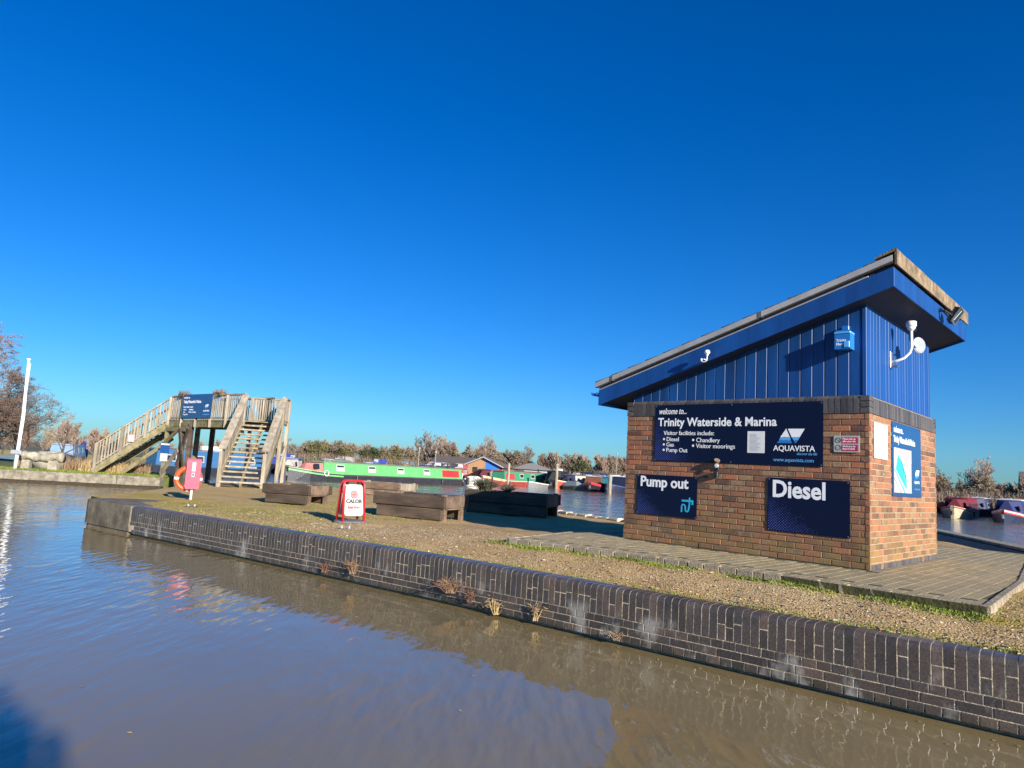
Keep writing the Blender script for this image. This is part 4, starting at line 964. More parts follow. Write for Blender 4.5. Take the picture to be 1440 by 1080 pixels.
# right-hand flight, coming down towards the canal
sdn = Vector((.157, -.988, 0)); sx_ = Vector((.988, .157, 0))
T0 = Vector((-10.12, 26.25, 0)); WS = 1.42; RUN = 2.72
NS = 13
def balustrade(p0, z0, p1, z1, n, h=1.0, rail=(.09, .06), low=.12, m='timber', sw=.028):
    """Handrail, bottom rail and upright slats between two floor points."""
    a, b = V3(p0, z0), V3(p1, z1)
    bm_(a + Vector((0, 0, h)), b + Vector((0, 0, h)), rail[0], rail[1], 'handrail', m)
    bm_(a + Vector((0, 0, low)), b + Vector((0, 0, low)), .05, .06, 'bottom_rail', m)
    for i in range(n):
        q = a.lerp(b, (i + .5) / n); dd = (b - a).normalized(); dxy = Vector((dd.x, dd.y, 0)).normalized()
        x, y = q.x - BL.x, q.y - BL.y
        mtx = Matrix.Translation((x, y, q.z - BL.z)) @ Matrix.Rotation(math.atan2(dxy.y, dxy.x), 4, 'Z')
        MB().box(-sw, sw, -.012, .012, .05, h - .02).moved(mtx).obj('slat', M[m], br)
for side in (0, 1):
    a = T0 + sx_ * WS * side; b = a + sdn * RUN
    bm_(V3(a, ZD - .12), V3(b, -.16), .06, .24, 'stringer', 'moss_timber')
    balustrade(b, .12, a, ZD + .02, 22, .95, (.26, .05), .06, 'timber', .055)
    post(b.x, b.y, -.3, .98); post(a.x, a.y, -.3 if side else ZD - .5, ZD + 1.02)
    bm_(V3(b, .06), V3(a, ZD), .03, .14, 'skirting_board', 'timber')
bm_(V3(T0 + sx_ * WS * .5, ZD - .14), V3(T0 + sx_ * WS * .5 + sdn * RUN, -.18), .07, .18, 'stringer', 'moss_timber')
for i in range(NS):
    t_ = (i + .5) / NS; c_ = T0 + sdn * RUN * t_; z = ZD - (ZD + .2) * (i + 1) / (NS + 1)
    bm_(V3(c_ - sx_ * .0, z), V3(c_ + sx_ * WS, z), .28, .06, 'tread', 'timber')
# landing at the head of that flight
back = T0 - sdn * 1.35
for i in range(9):
    q = T0.lerp(back, (i + .5) / 9); bm_(V3(q, ZD), V3(q + sx_ * WS, ZD), .14, .04, 'deck_plank', 'moss_timber')
balustrade(back, ZD, back + sx_ * WS, ZD, 15, 1.0)
balustrade(T0 + sx_ * WS, ZD, back + sx_ * WS, ZD, 12, 1.0)
for q in (back, back + sx_ * WS): post(q.x, q.y, -.3, ZD + 1.02)
bm_(V3(T0 + sx_ * (WS + .02) , .1), V3(back + sx_ * (WS + .02), 1.4), .07, .12, 'brace')
# span across the entrance
L0 = Vector((-14.62, 29.75, 0)); spn = (T0 - L0); sl = spn.length; sd_ = spn.normalized(); sn = Vector((-sd_.y, sd_.x, 0))
WD = 1.3
for k_ in (0.0, WD):
    bm_(V3(L0 + sn * k_, ZD - .15), V3(T0 + sn * k_, ZD - .15), .08, .24, 'beam', 'moss_timber')
for i in range(34):
    q = L0 + sd_ * sl * (i + .5) / 34; bm_(V3(q - sn * .06, ZD), V3(q + sn * (WD + .06), ZD), sl / 34 - .012, .04, 'deck_plank', 'moss_timber')
balustrade(L0, ZD, T0, ZD, 44, 1.03)
balustrade(L0 + sn * WD, ZD, T0 + sn * WD, ZD, 36, 1.03)
for k_ in range(6):
    q = L0 + sd_ * sl * k_ / 5 - sn * .06; post(q.x, q.y, ZD - .28, ZD + 1.0, .10)
# left-hand flight along the far bank
Lb = Vector((-17.46, 29.45, 0)); ld = (Lb - L0).normalized(); ln = Vector((-ld.y, ld.x, 0)); ln = ln if ln.y > 0 else -ln
for k_ in (0.0, 1.25):
    a, b = L0 + ln * k_, Lb + ln * k_
    bm_(V3(a, ZD - .16), V3(b, -.17), .07, .26, 'stringer', 'moss_timber')
    balustrade(b, -.02, a, ZD, 24, 1.0, (.12, .05), .10)
    for t_ in (0.02, .36, .68): q = b.lerp(a, t_); post(q.x, q.y - .03, -.28 + (ZD + .2) * t_, .98 + (ZD + .2) * t_ * .96, .11)
for i in range(13):
    t_ = (i + 1) / 14; q = L0.lerp(Lb, t_); z = ZD - (ZD + .2) * t_
    bm_(V3(q, z), V3(q + ln * 1.25, z), .24, .045, 'tread', 'moss_timber')
bm_(V3(L0 + ln * .6 - ld * .0, ZD - .75), V3(Lb - ld * .9 + ln * .6, -.22), .07, .16, 'brace', 'moss_timber')
# legs and cross braces under the deck
for q, w in ((L0 - sn * .02, .17), (L0 + sn * WD, .17)): post(q.x, q.y, -.6, ZD + .98 if q == L0 else ZD - .2, w, 'moss_timber', 'leg')
P1 = L0 + sd_ * 1.25; P2 = L0 + sd_ * 1.9
for q in (P1, P2, P1 + sn * WD): post(q.x, q.y, -1.2, ZD - .1, .17, 'dark_timber', 'leg')
bm_(V3(P1 - sn * .12, .3), V3(P2 - sn * .12, ZD - .35), .07, .16, 'brace', 'dark_timber'); bm_(V3(P2 - sn * .16, .3), V3(P1 - sn * .16, ZD - .35), .07, .16, 'brace', 'dark_timber')
bm_(V3(L0 - sn * .12, -.1), V3(P1 - sn * .12, .95), .08, .17, 'brace', 'timber'); bm_(V3(L0 - sn * .10, 1.2), V3(P1 - sn * .12, ZD - .3), .08, .14, 'brace', 'moss_timber')
bm_(V3(L0 - sn * .06, ZD - .38), V3(P2 - sn * .06, ZD - .38), .12, .18, 'beam', 'moss_timber')
# boards and notices on the bridge
sg0 = L0 + sd_ * 1.22 - sn * .13
t = face_thing('bridge_sign', 'blue welcome sign with white lettering fixed along the footbridge railing', 'sign', (sg0.x, sg0.y, ZD + 1.07), sd_)
wS, hS = 2.35, .98
MB().cbox(0, wS, -hS, 0, 0, .02, .004).obj('panel', M['map_blue'], t)
put_text(t, 'welcome to...', .1, -.17, .13, M['white'], .021, shear=.35, sx=.7); put_text(t, 'Trinity Waterside & Marina', .1, -.36, .17, M['white'], .021, fat=.004, sx=.74)
put_text(t, 'Visitor facilities include:', .12, -.55, .085, M['white'], .021)
for i, (a, b) in enumerate((('Diesel', 'Chandlery'), ('Gas', 'Visitor moorings'), ('Pump Out', ''))):
    put_text(t, a, .16, -.66 - i * .1, .085, M['white'], .021)
    if b: put_text(t, b, .60, -.66 - i * .1, .085, M['white'], .021)
logo(t, .021, 1.80, -.60, .33); put_text(t, 'AQUAVISTA', 1.74, -.72, .095, M['white'], .021, sx=.9); put_text(t, 'www.aquavista.com', 1.74, -.85, .06, M['sky_print'], .021)
for fr_, lab in ((.17, 'rail box of dead orange plants at the far bank end of the footbridge railing'), (.66, 'rail box of dead orange plants beside the stair end of the blue bridge sign')):
    q = L0 + sd_ * sl * fr_
    tb = thing('rail_box', lab, 'planter', (q.x, q.y, ZD + .98), math.atan2(sd_.y, sd_.x), 'boxes of dead plants on the footbridge railing')
    MB().cbox(-.28, .28, -.12, .12, 0, .14, .01).obj('box', M['dark_timber'], tb)
    r_ = random.Random(int(fr_ * 100)); mb = MB()
    for i in range(140):
        x, y = r_.uniform(-.3, .3), r_.uniform(-.13, .13); e = Vector((x * 1.25 + r_.uniform(-.1, .1), y * 1.5, r_.uniform(.10, .32) if r_.random() > .3 else r_.uniform(-.12, .12)))
        mb.tube([(x, y, .12), e], [.012, .005], 3, False)
    mb.obj('dead_stems', M['rust_straw'], tb)
def small_notice(name, label, p, w, h, m, xdir, cap=None):
    t = face_thing(name, label, 'notice', p, xdir); MB().cbox(-w / 2, w / 2, -h / 2, h / 2, 0, .012, .003).obj('panel', m, t)
    if cap: MB().box(-w / 2 + .02, w / 2 - .02, h / 2 - .09, h / 2 - .04, .0125, .014).obj('print', cap, t)
    return t
lx = -ld
q = L0.lerp(Lb, .5) - ln * .12; small_notice('pale_notice', 'small pale pink notice on the long stair balustrade', (q.x, q.y, 1.32), .27, .30, M['pink_print'], lx)
q = L0 - ln * .14; tt = small_notice('blue_notice', 'small dark blue notice on the bridge leg', (q.x, q.y, 1.0), .38, .44, M['map_blue'], lx, M['white'])
small_notice('white_notice', 'white sheet below the dark blue notice on the bridge leg', (q.x, q.y - .02, .60), .30, .34, M['paper'], lx)

# pale stone edge of the strip on the marina side
es = thing('edge_stones', 'pale stone edging along the marina side of the strip beyond the shadow', 'edging', (2.2, 19.6, -.2))
M['edge_stone'] = mat('pale_edge_stone', (.46, .40, .30), .9, .35, 9, .6, 40, objrand=.2)
pa, pb_ = Vector((-1.9, 25.05, 0)), Vector((5.4, 17.15, 0)); ne = 24
q1, q2, q3 = Vector((-2.0, 25.2, 0)), Vector((1.3, 21.0, 0)), Vector((3.17, 18.2, 0))
for a, b in ((q1, q2), (q2, q3), (q3, Vector((5.9, 16.95, 0)))):
    L_ = (b - a).length; k_ = int(L_ / .42); d = (b - a).normalized(); nv = Vector((d.y, -d.x, 0)); nv = -nv if nv.y > 0 else nv
    for i in range(k_):
        c = a + d * (L_ * (i + .5) / k_) + nv * .14 - es.location; h_ = rq.uniform(.03, .08)
        MB().cbox(-L_ / k_ * .48, L_ / k_ * .48, -.13, .13, -.15, h_, .03).jitter(.015, rq).obj('edge_stone', M['edge_stone'], es, loc=(c.x, c.y, 0), rz=math.atan2(d.y, d.x))

# ------------------------------------------------------------------ far bank: concrete edge, flagpole, log bench, board, reeds
cb = thing('concrete_bank', 'long weathered concrete canal bank below the grass and flagpole', 'wall', (-20, 28, WATER))
CB = Vector(cb.location)
for (a, b), (c, d) in zip(bankline, bankline[1:]):
    Ls = math.hypot(c - a, d - b); k = max(1, int(Ls / 2.6))
    if a < -60: a, b = c + (a - c) * .35, d + (b - d) * .35; Ls = math.hypot(c - a, d - b); k = int(Ls / 2.6)
    for q in range(k):
        p0 = (a + (c - a) * q / k, b + (d - b) * q / k)
        MB().cbox(.006, Ls / k - .006, 0, .42, -.62 - CB.z, -.235 - CB.z, .02).jitter(.012, rq).obj('concrete_block', M['concrete'], cb, loc=(p0[0] - CB.x, p0[1] - CB.y, 0), rz=math.atan2(d - b, c - a))
mb = MB()
for (a, b), (c, d) in zip(bankline, bankline[1:]): mb.beam(Vector((a - CB.x, b + .22 - CB.y, -.9 - CB.z)), Vector((c - CB.x, d + .22 - CB.y, -.9 - CB.z)), .3, .6)
mb.obj('bank_foot', M['soil'], cb)
t = thing('flagpole', 'leaning white flagpole with a thin halyard on the grassy bank', 'flagpole', (-20.05, 28.5, -.25))
MB().tube([(0, 0, 0), (.02, 0, 2.2), (-.10, 0, 4.55)], [.075, .065, .045], 12).obj('pole', M['white'], t, True)
MB().lathe([(.0, 0), (.075, 0), (.075, .05), (.0, .06)], 12, 'z', (-.10, 0, 4.54)).obj('cap', M['white_plastic'], t)
MB().tube([(.11, -.1, .9), (.05, -.07, 4.4)], .008, 4).obj('halyard', M['white_plastic'], t)
MB().cbox(-.22, .22, -.13, -.05, .62, .80, .03).obj('cleat_bundle', M['grey_plastic'], t)
t = thing('log_bench', 'rough bleached log bench on two stubs near the flagpole', 'bench', (-19.55, 29.3, -.25), R(6)); t.scale = (.82, 1, .9)
mb = MB(); r_ = random.Random(3); b0 = 0
for i in range(13):
    x = -1.0 + i * .17; w_ = .2 + .06 * math.sin(i * 1.1) + r_.uniform(-.03, .03); h_ = .20 + .05 * math.sin(i * 1.7 + 1)
    cz_ = .62 + .05 * math.sin(i * .8)
    for k_ in range(8): a = k_ * math.pi / 4; mb.v.append((x, w_ * math.cos(a), cz_ + h_ * math.sin(a) + r_.uniform(-.02, .02)))
for i in range(12): mb.f += [(i * 8 + k_, i * 8 + (k_ + 1) % 8, i * 8 + 8 + (k_ + 1) % 8, i * 8 + 8 + k_) for k_ in range(8)]
mb.f += [tuple(range(8))[::-1], tuple(range(96, 104))]
mb.obj('seat_log', M['log'], t, True)
for x, w_ in ((-.72, .2), (.62, .24)): MB().cbox(x - w_, x + w_, -.16, .16, 0, .46, .05).jitter(.02, rq).obj('leg', M['log'], t)
t = thing('builders_bag', 'pale builders sack lying behind the log bench', 'sack', (-21.0, 32.0, -.25))
MB().lathe([(.0, 0), (.55, .02), (.68, .3), (.62, .62), (.40, .78), (.0, .74)], 9, 'z').jitter(.06, rq).obj('sack', M['pale_concrete'], t, True)
t = face_thing('bank_sign', 'dark blue sign in a white frame at the edge of the grassy bank', 'sign', (-21.85, 28.7, .75), (1, .2, 0))
MB().cbox(-.55, .45, -.30, .42, 0, .03, .005).obj('panel', M['map_blue'], t)
mb = MB(); mb.box(.45, .53, -1.1, .50, -.02, .06); mb.box(-.63, -.55, -1.1, .50, -.02, .06); mb.box(-.55, .45, .42, .50, -.015, .055); mb.obj('frame', M['white'], t)
MB().box(-.4, .3, .1, .2, .031, .034).obj('print', M['white'], t)

def blades(name, label, place, n, h, mats, wd=.012, seed=0, lean=.4, kind='stuff'):
    """Many single blades in one mesh."""
    r = random.Random(seed); mb = MB()
    for i in range(n):
        x, y, z = place(r); hh = h * r.uniform(.4, 1.1); a = r.uniform(0, 6.28); l = hh * lean * r.random(); b_ = r.uniform(0, 6.28); w = wd * r.uniform(.6, 1.3)
        dx, dy = math.cos(b_) * w, math.sin(b_) * w; ex, ey = math.cos(a) * l, math.sin(a) * l
        mb.add([(x - dx, y - dy, z), (x + dx, y + dy, z), (x + dx * .7 + ex * .45, y + dy * .7 + ey * .45, z + hh * .6), (x - dx * .7 + ex * .45, y - dy * .7 + ey * .45, z + hh * .6), (x + ex, y + ey, z + hh)], [(0, 1, 2, 3), (3, 2, 4)])
    return tag(mb.obj(name, mats), label, name.replace('_', ' '), kind=kind)
def bank_place(r):
    x = r.uniform(-24, -14.6); y0 = float(np.interp(x, [p[0] for p in bankline], [p[1] for p in bankline])); return x, y0 + .38 + r.random() ** 2 * 1.6, -.25
blades('bank_grass', 'short green grass along the top of the concrete bank', bank_place, 5200, .10, M['grass'], .012, 1)
def reed_place(r): x = r.uniform(-23, -16.2); return x, 31.2 + (x + 17) * -.25 + r.uniform(-.2, .9), -.25
blades('dry_reeds', 'dry russet reeds behind the log bench and stair foot', reed_place, 2600, .66, M['rust_straw'], .012, 2, .5)
blades('pale_reeds', 'pale dead grass between the log bench and the footbridge', lambda r: (r.uniform(-18.4, -16.6), r.uniform(30.0, 31.2), -.25), 1300, .55, M['straw'], .012, 3, .6)

# ------------------------------------------------------------------ boats
BM = {}
def paint(c, rough=.35, var=.10):
    k = (c, rough)
    if k not in BM: BM[k] = mat('boat_paint', c, rough, var, 2.5)
    return BM[k]
def hull_mb(L, hb, z_mid, z_bow, z_stern, bow=2.6, stern=1.0, base=-.4, flare=.0):
    st = []
    n_ = 15
    for i in range(n_):
        x = -L / 2 + L * i / (n_ - 1)
        db, ds = L / 2 - x, x + L / 2
        w = hb
        if db < bow: w = hb * math.sin(max(0.04, db / bow) * math.pi / 2) ** .8
        if ds < stern: w = min(w, hb * (.55 + .45 * math.sqrt(max(0, ds / stern))))
        z = z_mid
        if db < bow * 1.6: z += (z_bow - z_mid) * (1 - db / (bow * 1.6)) ** 1.6
        if ds < stern * 2: z += (z_stern - z_mid) * (1 - ds / (stern * 2)) ** 2
        st.append((x, w, z))
    return st
def loft(st, zlo, zhi_off=0.0, wadd=0.0, top=True, base=None, taper=.85):
    """Hull skin between a lower height and the sheer line."""
    mb = MB()
    for x, w, z in st:
        wt = w + wadd; lo = base if base is not None else z + zlo
        wl = wt * taper if base is not None else wt
        mb.v += [(x, -wl, lo), (x, -wt, z + zhi_off), (x, wt, z + zhi_off), (x, wl, lo)]
    n_ = len(st)
    for i in range(n_ - 1):
        a = i * 4; b = a + 4
        mb.f += [(a, b, b + 1, a + 1), (a + 2, b + 2, b + 3, a + 3)]
        if top: mb.f += [(a + 1, b + 1, b + 2, a + 2)]
        mb.f += [(a + 3, b + 3, b, a)]
    mb.f += [(0, 1, 2, 3), ((n_ - 1) * 4 + 3, (n_ - 1) * 4 + 2, (n_ - 1) * 4 + 1, (n_ - 1) * 4)]
    return mb
def boat_root(name, label, bow_pt, stern_pt, group=None):
    b, s_ = Vector((*bow_pt, 0)), Vector((*stern_pt, 0)); c = (b + s_) / 2; d = b - s_
    return thing(name, label, 'boat', (c.x, c.y, WATER), math.atan2(d.y, d.x), group), d.length
def cabin_mb(x0, x1, hw0, hw1, z0, z1, rake0=0.0, rake1=0.0, crown=.06):
    pr = lambda x, xt: [(x, -hw0, z0), (xt, -hw1, z1), (xt, -hw1 * .5, z1 + crown * .8), (xt, 0, z1 + crown), (xt, hw1 * .5, z1 + crown * .8), (xt, hw1, z1), (x, hw0, z0)]
    a, b = pr(x0, x0 + rake0), pr(x1, x1 - rake1); n_ = 7
    return MB().add(a + b, [tuple(range(n_)), tuple(range(n_, 2 * n_))[::-1]] + [(i, (i + 1) % n_, n_ + (i + 1) % n_, n_ + i) for i in range(n_)])
def side_panel(t, name, x0, x1, z0, z1, hw0, hw1, zc0, zc1, m, d=.02, sides=(-1, 1), parent=None):
    out = None
    for s_ in sides:
        y = lambda z: s_ * (hw0 + (hw1 - hw0) * (z - zc0) / (zc1 - zc0))
        o = s_ * d
        mb = MB(); vs = [(x0, y(z0) - o, z0), (x1, y(z0) - o, z0), (x1, y(z1) - o, z1), (x0, y(z1) - o, z1), (x0, y(z0) + o, z0), (x1, y(z0) + o, z0), (x1, y(z1) + o, z1), (x0, y(z1) + o, z1)]
        mb.add(vs, [(0, 3, 2, 1), (4, 5, 6, 7), (0, 1, 5, 4), (1, 2, 6, 5), (2, 3, 7, 6), (3, 0, 4, 7)]); out = mb.obj(name, m, parent or t)
    return out
def narrowboat(label, bow_pt, stern_pt, hullc=(.02, .022, .03), cabc=(.05, .1, .3), roofc=(.2, .2, .2), trim=None, nwin=4, fore=1.0, aft=1.2, cover=None, canopy=None, panel=None, winc='white', deckc=None, hw=1.04, cabz=1.55, hopper=False, group='narrowboats moored in the marina', bands=None):
    t, L = boat_root('narrowboat', label, bow_pt, stern_pt, group)
    st = hull_mb(L, hw, .56, .95, .66)
    loft(st, 0, 0, 0, True, -.35).obj('hull', paint(hullc, .4, .25), t)
    loft(st, -.10, .012, .025, False).obj('rubbing_strake', paint(trim or hullc, .4), t)
    if deckc: loft(st[-4:], -.20, .05, .02, True).obj('fore_deck', paint(deckc), t)
    x0, x1 = -L / 2 + aft, L / 2 - 2.2 - fore
    h0, h1 = hw - .10, hw - .27
    cabin_mb(x0, x1, h0, h1, .56, cabz, .05, .10).obj('cabin', paint(cabc), t)
    cabin_mb(x0 - .06, x1 + .02, h1 + .035, h1 + .02, cabz - .005, cabz + .035, 0, 0, .07).obj('roof', paint(roofc, .5), t)
    ws = (x1 - x0) / max(1, nwin)
    for i in range(nwin):
        xc = x0 + ws * (i + .5)
        if panel and panel[0] <= i < panel[0] + panel[1]:
            side_panel(t, 'side_panel', xc - ws * .36, xc + ws * .36, .70, min(1.36, cabz - .10), h0, h1, .56, cabz, paint(panel[2]), .018); continue
        fr = side_panel(t, 'window', xc - .42, xc + .42, .80 if hopper else .88, min(1.36, cabz - .10), h0, h1, .56, cabz, M[winc] if isinstance(winc, str) else paint(winc), .018)
        side_panel(t, 'pane', xc - .34, xc + .34, 1.12 if hopper else .96, min(1.29, cabz - .17), h0, h1, .56, cabz, M['glass'], .028, parent=fr)
    if bands: side_panel(t, 'painted_band', x0 + .06, x1 - .12, bands[1], bands[2], h0, h1, .56, cabz, paint(bands[0]), .010)
    for x in np.linspace(x0 + .8, x1 - .8, 3): MB().lathe([(.0, 0), (.10, 0), (.10, .06), (.14, .08), (.0, .16)], 10, 'z', (float(x), 0, cabz + .07)).obj('roof_vent', M['steel'], t)
    MB().tube([(x0 + 1.6, .35, cabz), (x0 + 1.6, .35, cabz + .55)], .06, 8).obj('chimney', M['black'], t)
    if cover:
        xc = x1; e = L / 2 - (1.0 if hopper else 1.5)
        mb = MB().add([(xc, -h0, .56), (xc, h0, .56), (xc, h1, cabz - .05), (xc, -h1, cabz - .05), (e, -h0 * .62, .72), (e, h0 * .62, .72), (e - .55, .12, cabz - .12), (e - .55, -.12, cabz - .12)], [(0, 1, 2, 3), (4, 7, 6, 5), (0, 3, 7, 4), (1, 5, 6, 2), (3, 2, 6, 7), (0, 4, 5, 1)])
        cv = mb.obj('cratch_cover', paint(cover, .8), t)
        side_panel(t, 'cover_window', xc + .28, xc + .75, .92, 1.30, h0 * .92, h1 * .8, .56, cabz, M['glass'], .03, parent=cv)
    if canopy:
        cabin_mb(-L / 2 + .1, x0 - .02, hw - .12, hw - .22, .62, cabz + .42, .3, .05, .10).obj('stern_canopy', paint(canopy, .8), t)
        side_panel(t, 'canopy_window', -L / 2 + .45, x0 - .25, 1.25, 1.75, hw - .12, hw - .22, .62, cabz + .42, M['grey_plastic'], .02)
    hr = random.Random(int(L * 100) + nwin)
    for q in range(hr.randrange(1, 4)):
        x = hr.uniform(x0 + 1, x1 - 1); w_, d_, h_ = hr.uniform(.3, .7), hr.uniform(.2, .35), hr.uniform(.15, .4)
        MB().cbox(x - w_, x + w_, -d_, d_, cabz + .06, cabz + .06 + h_, .02).obj('roof_box', M[hr.choice(['warm_timber', 'grey_plastic', 'dark_timber', 'white_plastic'])], t)
    MB().tube([(x0 + .6, .2, cabz + .13), (x1 - 1.2, .32, cabz + .13)], .025, 5).obj('boat_pole', M['warm_timber'], t)
    for q in (-.28, .22):
        for sg_ in (-1, 1): MB().tube([(L * q, sg_ * (hw + .07), .52), (L * q, sg_ * (hw + .08), .14)], .06, 6).obj('side_fender', M['black'], t)
    MB().tube([(L / 2 + .02, 0, .35), (L / 2 + .10, 0, .62)], [.14, .10], 8).obj('bow_fender', M['rubber'], t)
    MB().tube([(-L / 2 + .35, 0, .66), (-L / 2 + .30, 0, 1.15), (-L / 2 + .8, 0, 1.28)], .03, 6).obj('tiller', M['steel'], t)
    return t
# the long green boat behind the planters
g = narrowboat('long light green narrowboat with a pink canvas bow cover', (-16.05, 51.0), (-4.1, 68.2), (.03, .03, .04), (.115, .36, .125), (.18, .36, .17), (.055, .05, .055), 5, .4, 1.5, cover=(.46, .15, .13), panel=(0, 1, (.42, .03, .03)), winc='paper', deckc=(.18, .48, .17), cabz=1.42, hopper=True)
mb = MB(); torus_arc(mb, 0, 6.283, .20, .035, 18, 7, 7.7, .62, 1.08); mb.obj('fender_ring', M['white_plastic'], g)
narrowboat('mid blue narrowboat seen under the timber footbridge', (-26.5, 45.6), (-18.6, 54.2), (.02, .024, .035), (.03, .11, .24), (.07, .16, .30), None, 4, .8, 1.0, cabz=1.65, winc='grey_plastic')
narrowboat('blue narrowboat with blue canopy behind the log bench', (-37.5, 57.6), (-42.0, 68.0), (.03, .05, .10), (.10, .20, .36), (.20, .26, .36), None, 3, .8, 1.6, canopy=(.02, .03, .22), winc='grey_plastic')
narrowboat('dark navy narrowboat end on beyond the foot of the footbridge stairs', (-19.6, 62.0), (-22.6, 74.0), (.02, .02, .03), (.025, .05, .12), (.12, .16, .30), (.25, .05, .05), 3, .8, 1.2, cover=(.40, .36, .33))
narrowboat('red and green narrowboat with a red side panel past the stern of the green one', (-2.6, 74.0), (5.0, 85.5), (.30, .05, .05), (.05, .24, .13), (.34, .10, .08), (.55, .40, .25), 4, .8, 1.2, panel=(3, 1, (.40, .05, .05)), winc='paper', deckc=(.50, .40, .24))
narrowboat('black hulled narrowboat with a tall black canvas cover', (4.9, 76.8), (7.4, 90), (.016, .016, .02), (.018, .02, .025), (.02, .02, .025), None, 3, .6, 1.2, cover=(.02, .02, .022), cabz=1.9)
narrowboat('cream sided boat with a navy canvas wheelhouse', (5.6, 76.8), (12.2, 86.5), (.38, .05, .03), (.60, .52, .36), (.10, .10, .14), (.60, .50, .32), 3, .5, 4.8, cover=(.015, .018, .05), canopy=(.02, .025, .07), cabz=1.55)
narrowboat('dark boat with wooden doors and a red bow between the grey tender and teal boat', (8.8, 73.2), (12.0, 86.5), (.02, .02, .025), (.14, .055, .025), (.30, .30, .32), (.48, .05, .06), 3, .3, 1.2, deckc=(.48, .04, .05), winc='warm_timber')
narrowboat('teal narrowboat tucked behind the dark hulled boat', (10.1, 75.5), (15, 88), (.02, .03, .05), (.02, .15, .20), (.05, .12, .28), None, 4, .5, 1.2)
narrowboat('dark navy narrowboat with a pale roof beside the brick pump house', (10.2, 70.8), (17.5, 80.0), (.015, .018, .045), (.025, .03, .07), (.62, .60, .58), (.05, .06, .14), 4, .4, 1.2, cabz=1.7)
for i, (bx, by, cc, rc, lab) in enumerate(((-24.5, 76, (.02, .04, .20), (.05, .08, .30), 'blue roofed narrowboat behind the pink bow cover'), (-15.3, 84, (.02, .04, .30), (.04, .06, .30), 'narrowboat with a bright blue canopy behind the green boat'), (-12.2, 85, (.10, .12, .14), (.06, .07, .22), 'narrowboat with a dull navy canopy behind the green boat'), (-8.6, 86, (.03, .03, .035), (.05, .05, .05), 'narrowboat with a black canopy behind the green boat'), (-6.0, 85, (.34, .05, .05), (.40, .30, .26), 'small maroon roofed narrowboat behind the stern of the green boat'), (-3.0, 90, (.10, .02, .03), (.05, .05, .06), 'dark red narrowboat in front of the timber club house'))):
    narrowboat(lab, (bx, by - 5), (bx - 1.5 + .4 * i, by + 6), (.02, .02, .03), cc, rc, None, 3, .7, 1.6, canopy=cc, cabz=1.6, cover=cc if i % 2 else None)
for i, (bx, by, cc, rc, lab) in enumerate(((12.6, 92, (.03, .05, .2), (.10, .14, .40), 'blue narrowboat in the far row behind the navy wheelhouse'), (16.5, 90, (.03, .05, .18), (.12, .18, .42), 'blue topped narrowboat in the far row beside the lamp post'), (20, 92, (.03, .06, .12), (.16, .22, .40), 'pale blue roofed narrowboat in the far row beside the brick corner'))):
    narrowboat(lab, (bx - .8, by - 5), (bx + 1.0, by + 6), (.02, .02, .03), cc, rc, None, 3, .7, 1.4, cover=cc, cabz=1.6)
for i, (bx, by, cc, rc, lab) in enumerate(((-20.2, 80, (.30, .28, .24), (.34, .32, .30), 'grey cream narrowboat with a pale cover behind the pink bow cover'), (-10.4, 88, (.04, .05, .22), (.05, .07, .28), 'deep blue covered narrowboat between the lamp posts and green boat'), (-7.4, 80, (.03, .03, .04), (.06, .06, .07), 'black covered narrowboat close behind the green boat stern'), (9.6, 84, (.02, .16, .22), (.30, .34, .40), 'teal and grey narrowboat in the far row behind the tall mooring post'), (14.2, 84, (.05, .07, .22), (.16, .22, .46), 'blue and grey narrowboat behind the pale roofed navy boat'))):
    narrowboat(lab, (bx, by - 5), (bx + .6, by + 6), (.02, .02, .03), cc, rc, None, 3, .7, 1.4, cover=cc, canopy=cc if i < 3 else None, cabz=1.65, winc='grey_plastic')
# moored on the sunny side past the pump house
narrowboat('red and cream narrowboat with red side doors folded open at its bow', (35.6, 55.4), (47.5, 71.0), (.42, .36, .24), (.09, .02, .05), (.24, .03, .045), (.30, .03, .04), 5, 1.3, 1.2, winc='dark_timber', cover=(.12, .012, .02), deckc=(.66, .56, .36), cabz=1.62, bands=((.26, .02, .04), 1.18, 1.56))
rb = narrowboat('dark blue narrowboat with a white covered roof and red and white bow', (37.0, 51.8), (52.0, 67.5), (.018, .022, .05), (.025, .035, .13), (.72, .72, .74), (.60, .55, .48), 5, .9, 1.2, winc='grey_plastic', cover=(.02, .03, .12), deckc=(.55, .06, .05), cabz=1.72)
narrowboat('maroon narrowboat with a black canopy partly hidden by the brick corner', (33.4, 56.5), (44.0, 73.5), (.02, .02, .025), (.30, .03, .05), (.12, .25, .32), None, 5, .7, 1.3, cover=(.25, .02, .05), canopy=(.02, .02, .03), cabz=1.75)
narrowboat('white roofed narrowboat in the row behind the dark blue one', (44.0, 66.0), (56, 79), (.02, .02, .03), (.05, .06, .14), (.60, .60, .64), None, 4, .9, 1.2, winc='grey_plastic', cover=(.06, .07, .12), cabz=1.75)
narrowboat('slate blue narrowboat in the back row past the brick corner', (38.0, 67.0), (46, 81), (.02, .02, .03), (.05, .09, .14), (.15, .28, .38), None, 4, .9, 1.2, cover=(.08, .12, .2), cabz=1.7)
